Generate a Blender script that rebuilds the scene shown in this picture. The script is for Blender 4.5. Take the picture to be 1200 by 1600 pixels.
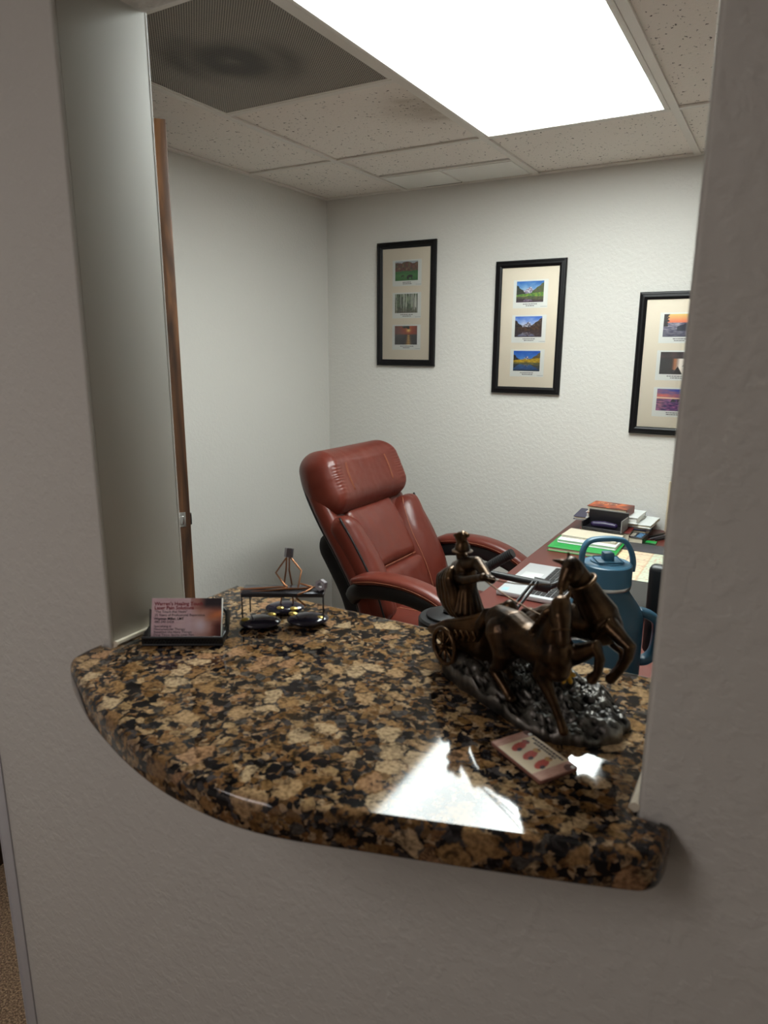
import bpy, bmesh, math, random
from mathutils import Vector, Matrix, noise
random.seed(7)
for o in list(bpy.data.objects): bpy.data.objects.remove(o)
SC = bpy.context.scene
COL = SC.collection
PI = math.pi

# ------------------------------------------------------------------ camera
CZ = 1.50
FPX, PITCH, YAW, ROLL = 1079.76, .232547, .523645, .004317
FW = Vector((-math.sin(YAW)*math.cos(PITCH), math.cos(YAW)*math.cos(PITCH), -math.sin(PITCH)))
_r = Vector((math.cos(YAW), math.sin(YAW), 0)); _u = _r.cross(FW)
RT = _r*math.cos(ROLL)+_u*math.sin(ROLL); UP = -_r*math.sin(ROLL)+_u*math.cos(ROLL)
EYE = Vector((0, 0, CZ))
cd = bpy.data.cameras.new('camera'); cam = bpy.data.objects.new('camera', cd); COL.objects.link(cam)
cd.sensor_fit = 'HORIZONTAL'; cd.sensor_width = 6.0; cd.lens = FPX/1200*6.0; cd.clip_start = .01
M = Matrix((RT, UP, -FW)).transposed().to_4x4(); M.translation = EYE
cam.matrix_world = M
cd.dof.use_dof = True; cd.dof.focus_distance = 2.3; cd.dof.aperture_fstop = 2.0
SC.camera = cam

# ------------------------------------------------------------------ world, lamps, exposure
W = bpy.data.worlds.new('World'); SC.world = W; W.use_nodes = True
W.node_tree.nodes['Background'].inputs[0].default_value = (.5, .48, .46, 1)
W.node_tree.nodes['Background'].inputs[1].default_value = .02
SC.view_settings.view_transform = 'Standard'; SC.view_settings.look = 'None'
SC.view_settings.gamma = 1; SC.view_settings.use_curve_mapping = False
SC.view_settings.exposure = -0.12
PANEL_STRENGTH = 36.0
def area(name, loc, rot, size, sizey, power, col):
    l = bpy.data.lights.new(name, 'AREA'); l.shape = 'RECTANGLE'; l.size = size; l.size_y = sizey
    l.energy = power; l.color = col
    o = bpy.data.objects.new(name, l); COL.objects.link(o); o.location = loc; o.rotation_euler = rot
    return o
area('hall_ceiling_lamp', (-1.0, -1.05, 2.185), (0, 0, 0), .6, 1.2, 13, (1, .92, .90))

# points measured in the photograph, placed at a true distance
def ray(u, v): return RT*(u-600)+UP*(800-v)+FW*FPX
def onz(u, v, z): d = ray(u, v); return EYE+d*((z-CZ)/d.z)
def ony(u, v, y): d = ray(u, v); return EYE+d*(y/d.y)
def dpt(u, v, t): d = ray(u, v); return EYE+d*(t/d.dot(FW))

# ------------------------------------------------------------------ helpers
def lin(c):
    c = c/255.0
    return c/12.92 if c <= .04045 else ((c+.055)/1.055)**2.4
def S(r, g, b): return (lin(r), lin(g), lin(b), 1)
MATS = {}
def mat(name, col, rough=.5, metal=0, bump=None, vary=None, spec=None, coat=None, emit=None):
    m = bpy.data.materials.new(name); m.use_nodes = True; MATS[name] = m
    nt = m.node_tree; b = nt.nodes['Principled BSDF']
    b.inputs['Base Color'].default_value = col; b.inputs['Roughness'].default_value = rough
    b.inputs['Metallic'].default_value = metal
    if spec is not None: b.inputs['Specular IOR Level'].default_value = spec
    if coat: b.inputs['Coat Weight'].default_value = coat[0]; b.inputs['Coat Roughness'].default_value = coat[1]
    if emit: b.inputs['Emission Color'].default_value = emit[0]; b.inputs['Emission Strength'].default_value = emit[1]
    tc = nt.nodes.new('ShaderNodeTexCoord')
    if vary:                                      # (scale, other colour, lo, hi, stretch)
        n = nt.nodes.new('ShaderNodeTexNoise'); n.inputs['Scale'].default_value = vary[0]; n.inputs['Detail'].default_value = 6
        src = tc.outputs['Object']
        if len(vary) > 4:
            mp = nt.nodes.new('ShaderNodeMapping'); mp.inputs['Scale'].default_value = vary[4]
            nt.links.new(src, mp.inputs[0]); src = mp.outputs[0]
        nt.links.new(src, n.inputs['Vector'])
        r = nt.nodes.new('ShaderNodeValToRGB'); r.color_ramp.elements[0].position = vary[2]; r.color_ramp.elements[1].position = vary[3]
        r.color_ramp.elements[0].color = col; r.color_ramp.elements[1].color = vary[1]
        nt.links.new(n.outputs['Fac'], r.inputs[0]); nt.links.new(r.outputs[0], b.inputs['Base Color'])
    if bump:                                      # (scale, strength, distance, ramp lo, ramp hi)
        n = nt.nodes.new('ShaderNodeTexNoise'); n.inputs['Scale'].default_value = bump[0]; n.inputs['Detail'].default_value = 4
        nt.links.new(tc.outputs['Object'], n.inputs['Vector']); h = n.outputs['Fac']
        if len(bump) > 3:
            r = nt.nodes.new('ShaderNodeMapRange'); r.inputs[1].default_value = bump[3]; r.inputs[2].default_value = bump[4]
            r.interpolation_type = 'SMOOTHSTEP'
            nt.links.new(h, r.inputs[0]); h = r.outputs[0]
        bp = nt.nodes.new('ShaderNodeBump'); bp.inputs['Strength'].default_value = bump[1]; bp.inputs['Distance'].default_value = bump[2]
        nt.links.new(h, bp.inputs['Height']); nt.links.new(bp.outputs[0], b.inputs['Normal'])
    return m

def mesh_obj(name, bm, m, parent=None, smooth=False, offset=None):
    if offset is not None:
        for v in bm.verts: v.co -= offset
    bmesh.ops.recalc_face_normals(bm, faces=bm.faces[:])
    me = bpy.data.meshes.new(name); bm.to_mesh(me); bm.free()
    if smooth is True:
        for p in me.polygons: p.use_smooth = True
    if m is not None: me.materials.append(m)
    o = bpy.data.objects.new(name, me); COL.objects.link(o)
    if parent is not None: o.parent = parent
    return o
def autosmooth(o, deg=35):
    me = o.data
    for p in me.polygons: p.use_smooth = True
    bm = bmesh.new(); bm.from_mesh(me)
    for e in bm.edges:
        if len(e.link_faces) == 2 and e.calc_face_angle(0) > math.radians(deg): e.smooth = False
    bm.to_mesh(me); bm.free()
    return o
def thing(name, label, cat, loc=(0, 0, 0), group=None, rotz=0):
    o = bpy.data.objects.new(name, None); COL.objects.link(o); o.location = loc; o.rotation_euler.z = rotz
    o.empty_display_size = .02
    return tag(o, label, cat, group)
def tag(o, label, cat, group=None, kind=None):
    o['label'] = label; o['category'] = cat
    if group: o['group'] = group
    if kind: o['kind'] = kind
    return o
class T:
    """a thing with parts whose vertices are given in world space"""
    def __init__(s, name, label, cat, loc, group=None):
        s.loc = Vector(loc); s.o = thing(name, label, cat, s.loc, group)
    def part(s, name, bm, m, smooth=None, under=None):
        o = mesh_obj(name, bm, m, under if under is not None else s.o, offset=s.loc)
        if smooth is None: autosmooth(o)
        elif smooth:
            for p in o.data.polygons: p.use_smooth = True
        return o
def NB(): return bmesh.new()
def abox(bm, lo, hi, mtx=None, bev=0, seg=2):
    lo, hi = Vector(lo), Vector(hi)
    r = bmesh.ops.create_cube(bm, size=1)
    vs = r['verts']
    for v in vs:
        v.co = Vector(((lo[i]+hi[i])/2+v.co[i]*(hi[i]-lo[i]) for i in range(3)))
    if bev:
        es = list({e for v in vs for e in v.link_edges})
        res = bmesh.ops.bevel(bm, geom=es, offset=bev, segments=seg, affect='EDGES', profile=.5)
        vs = list({v for f in res['faces'] for v in f.verts} | {v for v in vs if v.is_valid})
    if mtx is not None:
        for v in vs: v.co = mtx @ v.co
    return vs
def frame(o, x, z=None):
    """matrix with origin o, x axis along x (horizontal or not), z as near to given as possible"""
    x = Vector(x).normalized(); z = Vector(z or (0, 0, 1)); y = z.cross(x).normalized(); z = x.cross(y)
    m = Matrix((x, y, z)).transposed().to_4x4(); m.translation = Vector(o); return m
def sweep(bm, pts, rad, side=None, seg=10, power=2, closed=False, cap=True):
    """tube along pts; rad: number | list of numbers | list of (a,b); superelliptic cross-section"""
    pts = [Vector(p) for p in pts]; n = len(pts)
    if not isinstance(rad, (list,)): rad = [rad]*n
    rings = []; prev = None
    for i, p in enumerate(pts):
        if closed: t = (pts[(i+1) % n]-pts[i-1])
        else: t = pts[min(i+1, n-1)]-pts[max(i-1, 0)]
        t.normalize()
        if side is not None:
            a = Vector(side); a = (a-t*a.dot(t)).normalized()
        elif prev is None:
            a = t.orthogonal().normalized()
        else:
            a = (prev-t*prev.dot(t)).normalized()
        prev = a; b = t.cross(a)
        r = rad[i]; ra, rb = r if isinstance(r, (tuple, list)) else (r, r)
        ring = []
        for k in range(seg):
            th = 2*PI*k/seg; c, s_ = math.cos(th), math.sin(th)
            c = math.copysign(abs(c)**(2/power), c); s_ = math.copysign(abs(s_)**(2/power), s_)
            ring.append(bm.verts.new(p+a*ra*c+b*rb*s_))
        rings.append(ring)
    m = n if closed else n-1
    for i in range(m):
        A, B = rings[i], rings[(i+1) % n]
        for k in range(seg):
            bm.faces.new((A[k], A[(k+1) % seg], B[(k+1) % seg], B[k]))
    if cap and not closed:
        bm.faces.new(rings[0][::-1]); bm.faces.new(rings[-1])
    return rings
def smoothpath(pts, k=6):
    pts = [Vector(p) for p in pts]; out = []
    for i in range(len(pts)-1):
        p0, p1, p2, p3 = pts[max(i-1, 0)], pts[i], pts[i+1], pts[min(i+2, len(pts)-1)]
        for j in range(k):
            t = j/k
            out.append(.5*((2*p1)+(-p0+p2)*t+(2*p0-5*p1+4*p2-p3)*t*t+(-p0+3*p1-3*p2+p3)*t**3))
    out.append(pts[-1]); return out
def smoothvals(v, k=6): return [q.x for q in smoothpath([Vector((x, 0, 0)) for x in v], k)]
def capsule(bm, pts, rad, seg=12):
    """closed tube with rounded ends, for bodies that get fused"""
    pts = [Vector(p) for p in pts]
    if not isinstance(rad, list): rad = [rad]*len(pts)
    P, R = [], []
    t0 = (pts[0]-pts[1]).normalized(); t1 = (pts[-1]-pts[-2]).normalized()
    for a in (80, 55, 28): P.append(pts[0]+t0*rad[0]*math.sin(math.radians(a))); R.append(rad[0]*math.cos(math.radians(a)))
    P += pts; R += rad
    for a in (28, 55, 80): P.append(pts[-1]+t1*rad[-1]*math.sin(math.radians(a))); R.append(rad[-1]*math.cos(math.radians(a)))
    sweep(bm, P, R, seg=max(seg, 18) if seg == 12 else seg)
def ellipsoid(bm, c, r, mtx=None, u=16, v=10):
    res = bmesh.ops.create_uvsphere(bm, u_segments=u, v_segments=v, radius=1)
    for w in res['verts']:
        q = Vector((w.co.x*r[0], w.co.y*r[1], w.co.z*r[2]))
        if mtx is not None: q = mtx.to_3x3() @ q
        w.co = q+Vector(c)
    return res['verts']
def lathe(bm, prof, c=(0, 0, 0), seg=32, sx=1, sy=1):
    c = Vector(c); rings = []
    for r, z in prof:
        if r < 1e-6: rings.append([bm.verts.new(c+Vector((0, 0, z)))])
        else: rings.append([bm.verts.new(c+Vector((r*sx*math.cos(2*PI*k/seg), r*sy*math.sin(2*PI*k/seg), z))) for k in range(seg)])
    for A, B in zip(rings, rings[1:]):
        for k in range(seg):
            k2 = (k+1) % seg
            if len(A) == 1 and len(B) == 1: continue
            if len(A) == 1: bm.faces.new((A[0], B[k2], B[k]))
            elif len(B) == 1: bm.faces.new((A[k], A[k2], B[0]))
            else: bm.faces.new((A[k], A[k2], B[k2], B[k]))
def prism(bm, outline, z0, z1, bev=0, seg=3):
    vs = [bm.verts.new((x, y, z0)) for x, y in outline]
    f = bm.faces.new(vs)
    r = bmesh.ops.extrude_face_region(bm, geom=[f])
    nv = [g for g in r['geom'] if isinstance(g, bmesh.types.BMVert)]
    for v in nv: v.co.z = z1
    bmesh.ops.recalc_face_normals(bm, faces=bm.faces[:])
    if bev:
        es = [e for e in bm.edges if abs(e.verts[0].co.z-e.verts[1].co.z) < 1e-6]
        bmesh.ops.bevel(bm, geom=es, offset=bev, segments=seg, affect='EDGES', profile=.5)
def fuse(bm, voxel, smooth=6):
    """one continuous skin around overlapping closed volumes"""
    bmesh.ops.recalc_face_normals(bm, faces=bm.faces[:])
    me = bpy.data.meshes.new('tmp'); bm.to_mesh(me); bm.free()
    o = bpy.data.objects.new('tmp', me); COL.objects.link(o)
    r = o.modifiers.new('r', 'REMESH'); r.mode = 'VOXEL'; r.voxel_size = voxel
    s = o.modifiers.new('s', 'SMOOTH'); s.factor = .5; s.iterations = smooth
    dg = bpy.context.evaluated_depsgraph_get(); dg.update()
    me2 = bpy.data.meshes.new_from_object(o.evaluated_get(dg))
    bpy.data.objects.remove(o); bpy.data.meshes.remove(me)
    b2 = bmesh.new(); b2.from_mesh(me2); bpy.data.meshes.remove(me2)
    return b2
def rbox_grid(bm, ncell, half, rad, fn):
    """rounded box made from a gridded cube in [-1,1]^3; fn maps (x,y,z) in box units to a point"""
    nx, ny, nz = ncell; idx = {}
    def vert(i, j, k):
        key = (i, j, k)
        if key not in idx:
            p = Vector((-1+2*i/nx, -1+2*j/ny, -1+2*k/nz))
            q = Vector(); d = Vector()
            for a in range(3):
                w = p[a]*half[a]; inner = half[a]-rad[a]
                c = max(-inner, min(inner, w)); q[a] = c; d[a] = (w-c)/rad[a] if rad[a] > 0 else 0
            if d.length > 1e-6:
                m = max(abs(d.x), abs(d.y), abs(d.z)); d = d.normalized()*m
                q += Vector((d[a]*rad[a] for a in range(3)))
            idx[key] = bm.verts.new(fn(q.x, q.y, q.z))
        return idx[key]
    for j in range(ny):
        for k in range(nz):
            for i in (0, nx): bm.faces.new((vert(i, j, k), vert(i, j+1, k), vert(i, j+1, k+1), vert(i, j, k+1)))
    for i in range(nx):
        for k in range(nz):
            for j in (0, ny): bm.faces.new((vert(i, j, k), vert(i+1, j, k), vert(i+1, j, k+1), vert(i, j, k+1)))
        for j in range(ny):
            for k in (0, nz): bm.faces.new((vert(i, j, k), vert(i+1, j, k), vert(i+1, j+1, k), vert(i, j+1, k)))
# a flat printed picture: colours set point by point by a function of (x,y) in 0..1 (y up), sRGB 0-255
def print_mat():
    m = bpy.data.materials.new('printed_paper'); m.use_nodes = True; nt = m.node_tree
    a = nt.nodes.new('ShaderNodeVertexColor'); a.layer_name = 'ink'
    b = nt.nodes['Principled BSDF']; b.inputs['Roughness'].default_value = .45
    nt.links.new(a.outputs[0], b.inputs['Base Color']); return m
PRINT = print_mat()
def paint(name, mtx, w, h, fn, nx, ny, parent=None, offset=None):
    """sheet lying in the local XY plane of mtx, lower left corner at its origin"""
    vs = []; cols = []
    for j in range(ny+1):
        for i in range(nx+1):
            p = mtx @ Vector((w*i/nx, h*j/ny, 0))
            vs.append(p-offset if offset is not None else p)
            c = fn(i/nx, j/ny); cols += [lin(max(0, min(255, c[0]))), lin(max(0, min(255, c[1]))), lin(max(0, min(255, c[2]))), 1]
    fs = [(j*(nx+1)+i, j*(nx+1)+i+1, (j+1)*(nx+1)+i+1, (j+1)*(nx+1)+i) for j in range(ny) for i in range(nx)]
    me = bpy.data.meshes.new(name); me.from_pydata(vs, [], fs)
    a = me.color_attributes.new('ink', 'FLOAT_COLOR', 'POINT'); a.data.foreach_set('color', cols)
    me.materials.append(PRINT)
    o = bpy.data.objects.new(name, me); COL.objects.link(o)
    if parent is not None: o.parent = parent
    return o
def text(name, s, size, mtx, m, parent=None, offset=None, sx=1, bold=0):
    cu = bpy.data.curves.new('t', 'FONT'); cu.body = s; cu.size = size; cu.offset = bold; cu.resolution_u = 2
    o = bpy.data.objects.new('t', cu); COL.objects.link(o)
    dg = bpy.context.evaluated_depsgraph_get(); dg.update()
    me = bpy.data.meshes.new_from_object(o.evaluated_get(dg)); bpy.data.objects.remove(o)
    for v in me.vertices:
        p = mtx @ Vector((v.co.x*sx, v.co.y, 0)); v.co = p-offset if offset is not None else p
    me.materials.clear(); me.materials.append(m); me.name = name
    r = bpy.data.objects.new(name, me); COL.objects.link(r)
    if parent is not None: r.parent = parent
    return r
def fbm(x, y, s=0.0): return noise.fractal(Vector((x, y, s)), 1.0, 2.0, 4)

# ------------------------------------------------------------------ materials
PAINT = mat('painted_textured_wall', S(205, 202, 196), .55, bump=(75, .16, .004, .42, .62))
PAINTS = mat('painted_smooth_jamb', S(196, 194, 187), .6, bump=(18, .08, .004))
GUARD = mat('painted_corner_guard', S(196, 196, 200), .35)
CAULK = mat('cream_caulk', S(226, 216, 196), .5)
TBAR = mat('white_tee_bar', S(222, 218, 210), .4)
BLACKM = mat('black_satin_metal', S(22, 22, 24), .42)
BLACKP = mat('black_plastic', S(20, 20, 22), .45, bump=(400, .05, .001))
BLACKF = mat('black_picture_frame', S(13, 12, 14), .42, spec=.25)
CREAM = mat('cream_mat_board', S(234, 222, 202), .7)
PAPER = mat('white_paper', S(232, 232, 226), .6)
INK = mat('dark_ink', S(60, 50, 60), .6)
INKR = mat('red_ink', S(150, 32, 48), .6)
LEATHER = mat('red_brown_leather', S(104, 46, 35), .36, bump=(160, .12, .002), vary=(7, S(92, 38, 29), .35, .7))
THREAD = mat('tan_thread', S(150, 90, 64), .6)
MAHOG = mat('mahogany_laminate', S(106, 50, 41), .38, vary=(5, S(90, 40, 33), .3, .7, (1, .15, 1)))
SILVER = mat('silver_plastic', S(196, 198, 200), .35, metal=.3)
STEEL = mat('brushed_steel', S(200, 200, 198), .28, metal=1)
NUT = mat('zinc_nut', S(150, 146, 152), .3, metal=1)
COPPER = mat('copper_wire', S(148, 100, 68), .34, metal=1)
GOLD = mat('gold_glue', S(214, 184, 96), .3, metal=.8)
STONE = mat('polished_dark_stone', S(38, 36, 48), .12, bump=(120, .05, .001))
SLATE = mat('dark_table_plate', S(60, 60, 66), .25, metal=.6)
BLUE = mat('blue_powder_coat', S(30, 68, 88), .42, bump=(900, .04, .0004))
BLUEL = mat('blue_lid_plastic', S(48, 94, 120), .4)
YELLOW = mat('yellow_ribbon', S(214, 160, 40), .4)
CARPET = mat('brown_carpet', S(98, 74, 54), .95, bump=(260, 1.0, .012), vary=(210, S(168, 136, 106), .42, .66))
HALLW = PAINT
TILE = None
def tile_mat():
    m = bpy.data.materials.new('fissured_ceiling_tile'); m.use_nodes = True; nt = m.node_tree; b = nt.nodes['Principled BSDF']
    b.inputs['Roughness'].default_value = .85
    tc = nt.nodes.new('ShaderNodeTexCoord')
    v = nt.nodes.new('ShaderNodeTexNoise'); v.inputs['Scale'].default_value = 115; v.inputs['Detail'].default_value = 3
    mp = nt.nodes.new('ShaderNodeMapping'); mp.inputs['Scale'].default_value = (1, .72, 1)
    nt.links.new(tc.outputs['Object'], mp.inputs[0]); nt.links.new(mp.outputs[0], v.inputs['Vector'])
    r = nt.nodes.new('ShaderNodeValToRGB'); e = r.color_ramp.elements
    e[0].position = .30; e[0].color = S(56, 48, 42); e[1].position = .35; e[1].color = S(234, 228, 220)
    nt.links.new(v.outputs['Fac'], r.inputs[0])
    st = nt.nodes.new('ShaderNodeAttribute'); st.attribute_name = 'stain'
    mx = nt.nodes.new('ShaderNodeMix'); mx.data_type = 'RGBA'; mx.blend_type = 'MULTIPLY'
    mx.inputs[7].default_value = S(150, 136, 112)
    nt.links.new(st.outputs['Fac'], mx.inputs[0]); nt.links.new(r.outputs[0], mx.inputs[6])
    nt.links.new(mx.outputs[2], b.inputs['Base Color'])
    bp = nt.nodes.new('ShaderNodeBump'); bp.inputs['Strength'].default_value = .35; bp.inputs['Distance'].default_value = .004
    nt.links.new(v.outputs['Fac'], bp.inputs['Height']); nt.links.new(bp.outputs[0], b.inputs['Normal'])
    return m
TILE = tile_mat()
def perf_mat():
    m = bpy.data.materials.new('perforated_metal'); m.use_nodes = True; nt = m.node_tree; b = nt.nodes['Principled BSDF']
    b.inputs['Roughness'].default_value = .5
    tc = nt.nodes.new('ShaderNodeTexCoord'); mp = nt.nodes.new('ShaderNodeMapping')
    mp.inputs['Rotation'].default_value = (0, 0, PI/4); mp.inputs['Scale'].default_value = (190, 190, 190)
    nt.links.new(tc.outputs['Object'], mp.inputs[0])
    v = nt.nodes.new('ShaderNodeTexVoronoi'); v.voronoi_dimensions = '2D'; v.inputs['Scale'].default_value = 1; v.inputs['Randomness'].default_value = 0
    nt.links.new(mp.outputs[0], v.inputs['Vector'])
    r = nt.nodes.new('ShaderNodeValToRGB'); e = r.color_ramp.elements
    e[0].position = .34; e[0].color = S(44, 41, 36); e[1].position = .42; e[1].color = S(168, 160, 146)
    nt.links.new(v.outputs['Distance'], r.inputs[0])
    st = nt.nodes.new('ShaderNodeAttribute'); st.attribute_name = 'stain'
    mx = nt.nodes.new('ShaderNodeMix'); mx.data_type = 'RGBA'; mx.blend_type = 'MULTIPLY'; mx.inputs[7].default_value = S(120, 112, 100)
    nt.links.new(st.outputs['Fac'], mx.inputs[0]); nt.links.new(r.outputs[0], mx.inputs[6]); nt.links.new(mx.outputs[2], b.inputs['Base Color'])
    bp = nt.nodes.new('ShaderNodeBump'); bp.inputs['Strength'].default_value = .6; bp.inputs['Distance'].default_value = .002
    nt.links.new(v.outputs['Distance'], bp.inputs['Height']); nt.links.new(bp.outputs[0], b.inputs['Normal'])
    return m
PERF = perf_mat()
def panel_mat():
    """prismatic acrylic lens of a lit troffer: brightest over its tubes"""
    m = bpy.data.materials.new('lit_prismatic_lens'); m.use_nodes = True; nt = m.node_tree
    nt.nodes.remove(nt.nodes['Principled BSDF']); out = nt.nodes['Material Output']
    em = nt.nodes.new('ShaderNodeEmission'); em.inputs[0].default_value = (.93, 1.0, .97, 1)
    tc = nt.nodes.new('ShaderNodeTexCoord'); sep = nt.nodes.new('ShaderNodeSeparateXYZ'); nt.links.new(tc.outputs['Generated'], sep.inputs[0])
    cr = nt.nodes.new('ShaderNodeValToRGB'); el = cr.color_ramp.elements; cr.color_ramp.interpolation = 'B_SPLINE'
    stops = [(0, .62), (.10, .98), (.22, .78), (.42, .70), (.58, .85), (.74, 1.6), (.9, 1.5), (1, 1.0)]
    el[0].position = 0; el[1].position = 1
    for p, _ in stops[1:-1]: el.new(p)
    for e, (p, v) in zip(sorted(el, key=lambda q: q.position), stops): e.color = (v/1.6, v/1.6, v/1.6, 1)
    nt.links.new(sep.outputs[0], cr.inputs[0])
    mp = nt.nodes.new('ShaderNodeMapping'); mp.inputs['Rotation'].default_value = (0, 0, PI/4); mp.inputs['Scale'].default_value = (210, 210, 210)
    nt.links.new(tc.outputs['Object'], mp.inputs[0])
    v = nt.nodes.new('ShaderNodeTexVoronoi'); v.voronoi_dimensions = '2D'; v.inputs['Scale'].default_value = 1; v.inputs['Randomness'].default_value = 0
    nt.links.new(mp.outputs[0], v.inputs['Vector'])
    mr = nt.nodes.new('ShaderNodeMapRange'); mr.inputs[1].default_value = .1; mr.inputs[2].default_value = .6; mr.inputs[3].default_value = .93; mr.inputs[4].default_value = 1.07
    nt.links.new(v.outputs['Distance'], mr.inputs[0])
    mu = nt.nodes.new('ShaderNodeMath'); mu.operation = 'MULTIPLY'; nt.links.new(cr.outputs[0], mu.inputs[0]); nt.links.new(mr.outputs[0], mu.inputs[1])
    m2 = nt.nodes.new('ShaderNodeMath'); m2.operation = 'MULTIPLY'; m2.inputs[1].default_value = PANEL_STRENGTH; nt.links.new(mu.outputs[0], m2.inputs[0])
    nt.links.new(m2.outputs[0], em.inputs[1]); nt.links.new(em.outputs[0], out.inputs[0])
    return m
LENS = panel_mat()
def granite_mat():
    m = bpy.data.materials.new('polished_brown_granite'); m.use_nodes = True; nt = m.node_tree; b = nt.nodes['Principled BSDF']
    L = nt.links.new; N = nt.nodes.new
    tc = N('ShaderNodeTexCoord')
    dn = N('ShaderNodeTexNoise'); dn.inputs['Scale'].default_value = 85; dn.inputs['Detail'].default_value = 5
    L(tc.outputs['Object'], dn.inputs['Vector'])
    off = N('ShaderNodeVectorMath'); off.operation = 'SCALE'; off.inputs['Scale'].default_value = .015
    sub = N('ShaderNodeVectorMath'); sub.operation = 'SUBTRACT'; sub.inputs[1].default_value = (.5, .5, .5)
    L(dn.outputs['Color'], sub.inputs[0]); L(sub.outputs[0], off.inputs[0])
    ad = N('ShaderNodeVectorMath'); L(tc.outputs['Object'], ad.inputs[0]); L(off.outputs[0], ad.inputs[1])
    def vor(scale, feat='F1'):
        v = N('ShaderNodeTexVoronoi'); v.inputs['Scale'].default_value = scale; v.feature = feat; L(ad.outputs[0], v.inputs['Vector']); return v
    def ramp(src, stops, const=False):
        r = N('ShaderNodeValToRGB'); el = r.color_ramp.elements
        if const: r.color_ramp.interpolation = 'CONSTANT'
        el[0].position = stops[0][0]; el[1].position = stops[-1][0]
        for p, _ in stops[1:-1]: el.new(p)
        for e, (p, c) in zip(sorted(el, key=lambda q: q.position), stops): e.color = c
        L(src, r.inputs[0]); return r
    def layer(scale, cols, prob, under, gap=(.02, .10)):
        v = vor(scale); sp_ = N('ShaderNodeSeparateColor'); L(v.outputs['Color'], sp_.inputs[0])
        c = ramp(sp_.outputs[0], [(i/len(cols), S(*q)) for i, q in enumerate(cols)], True)
        if under is None: return c.outputs[0]
        e = vor(scale, 'DISTANCE_TO_EDGE'); g = N('ShaderNodeMapRange'); g.inputs[1].default_value = gap[0]; g.inputs[2].default_value = gap[1]; L(e.outputs['Distance'], g.inputs[0])
        k = N('ShaderNodeMapRange'); k.inputs[1].default_value = 1-prob-.005; k.inputs[2].default_value = 1-prob+.005; L(sp_.outputs[1], k.inputs[0])
        a_ = N('ShaderNodeMath'); a_.operation = 'MULTIPLY'; L(g.outputs[0], a_.inputs[0]); L(k.outputs[0], a_.inputs[1])
        m_ = N('ShaderNodeMix'); m_.data_type = 'RGBA'; L(a_.outputs[0], m_.inputs[0]); L(under, m_.inputs[6]); L(c.outputs[0], m_.inputs[7]); return m_.outputs[2]
    c0 = layer(185, [(18, 18, 21), (70, 66, 66), (104, 76, 46), (22, 21, 24), (142, 114, 84), (54, 50, 50), (24, 22, 24), (118, 84, 52), (160, 134, 104)], 1, None)
    c1 = layer(92, [(126, 96, 60), (150, 122, 86), (26, 26, 29), (110, 80, 46), (168, 140, 104), (78, 74, 70), (24, 23, 26), (140, 106, 68)], .42, c0, (.0, .09))
    c2 = layer(43, [(172, 140, 102), (152, 118, 78), (182, 156, 122), (132, 100, 64), (164, 126, 92), (188, 160, 124)], .30, c1, (.02, .10))
    gn = N('ShaderNodeTexNoise'); gn.inputs['Scale'].default_value = 260; gn.inputs['Detail'].default_value = 5; L(tc.outputs['Object'], gn.inputs['Vector'])
    gr = ramp(gn.outputs['Fac'], [(.34, (.30, .29, .28, 1)), (.60, (1.0, 1.0, 1.0, 1))])
    mg = N('ShaderNodeMix'); mg.data_type = 'RGBA'; mg.blend_type = 'MULTIPLY'; mg.inputs[0].default_value = .75; L(c2, mg.inputs[6]); L(gr.outputs[0], mg.inputs[7])
    sp = N('ShaderNodeTexNoise'); sp.inputs['Scale'].default_value = 60; sp.inputs['Detail'].default_value = 6; sp.inputs['Roughness'].default_value = .65; L(ad.outputs[0], sp.inputs['Vector'])
    sr = ramp(sp.outputs['Fac'], [(.38, (.08, .08, .09, 1)), (.47, (1, 1, 1, 1))])
    m3 = N('ShaderNodeMix'); m3.data_type = 'RGBA'; m3.blend_type = 'MULTIPLY'; m3.inputs[0].default_value = .85; L(mg.outputs[2], m3.inputs[6]); L(sr.outputs[0], m3.inputs[7])
    L(m3.outputs[2], b.inputs['Base Color'])
    b.inputs['Roughness'].default_value = .06; b.inputs['Specular IOR Level'].default_value = .42
    return m
GRANITE = granite_mat()
def bronze_mat(name, dark, light, lo, hi, rough):
    m = bpy.data.materials.new(name); m.use_nodes = True; nt = m.node_tree; b = nt.nodes['Principled BSDF']; L = nt.links.new
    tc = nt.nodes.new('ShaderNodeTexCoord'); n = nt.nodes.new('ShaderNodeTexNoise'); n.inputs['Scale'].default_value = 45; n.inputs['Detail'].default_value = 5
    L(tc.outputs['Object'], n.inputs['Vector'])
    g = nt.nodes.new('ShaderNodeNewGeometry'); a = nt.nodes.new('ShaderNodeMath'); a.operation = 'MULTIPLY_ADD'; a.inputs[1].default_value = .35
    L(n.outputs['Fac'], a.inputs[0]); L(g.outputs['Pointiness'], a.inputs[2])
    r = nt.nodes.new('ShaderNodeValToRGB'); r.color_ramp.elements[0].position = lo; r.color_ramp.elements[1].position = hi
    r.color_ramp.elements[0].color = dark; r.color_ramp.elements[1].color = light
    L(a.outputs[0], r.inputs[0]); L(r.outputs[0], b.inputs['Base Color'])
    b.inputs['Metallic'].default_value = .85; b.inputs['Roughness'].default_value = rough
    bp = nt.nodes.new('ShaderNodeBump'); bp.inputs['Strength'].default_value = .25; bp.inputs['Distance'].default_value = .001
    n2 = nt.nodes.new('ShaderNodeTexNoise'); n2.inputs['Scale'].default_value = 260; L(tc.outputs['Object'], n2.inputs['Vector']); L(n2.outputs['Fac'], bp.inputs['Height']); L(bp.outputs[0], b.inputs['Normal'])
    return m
BRONZE = bronze_mat('aged_bronze', S(27, 20, 15), S(104, 78, 52), .62, .80, .3)
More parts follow.
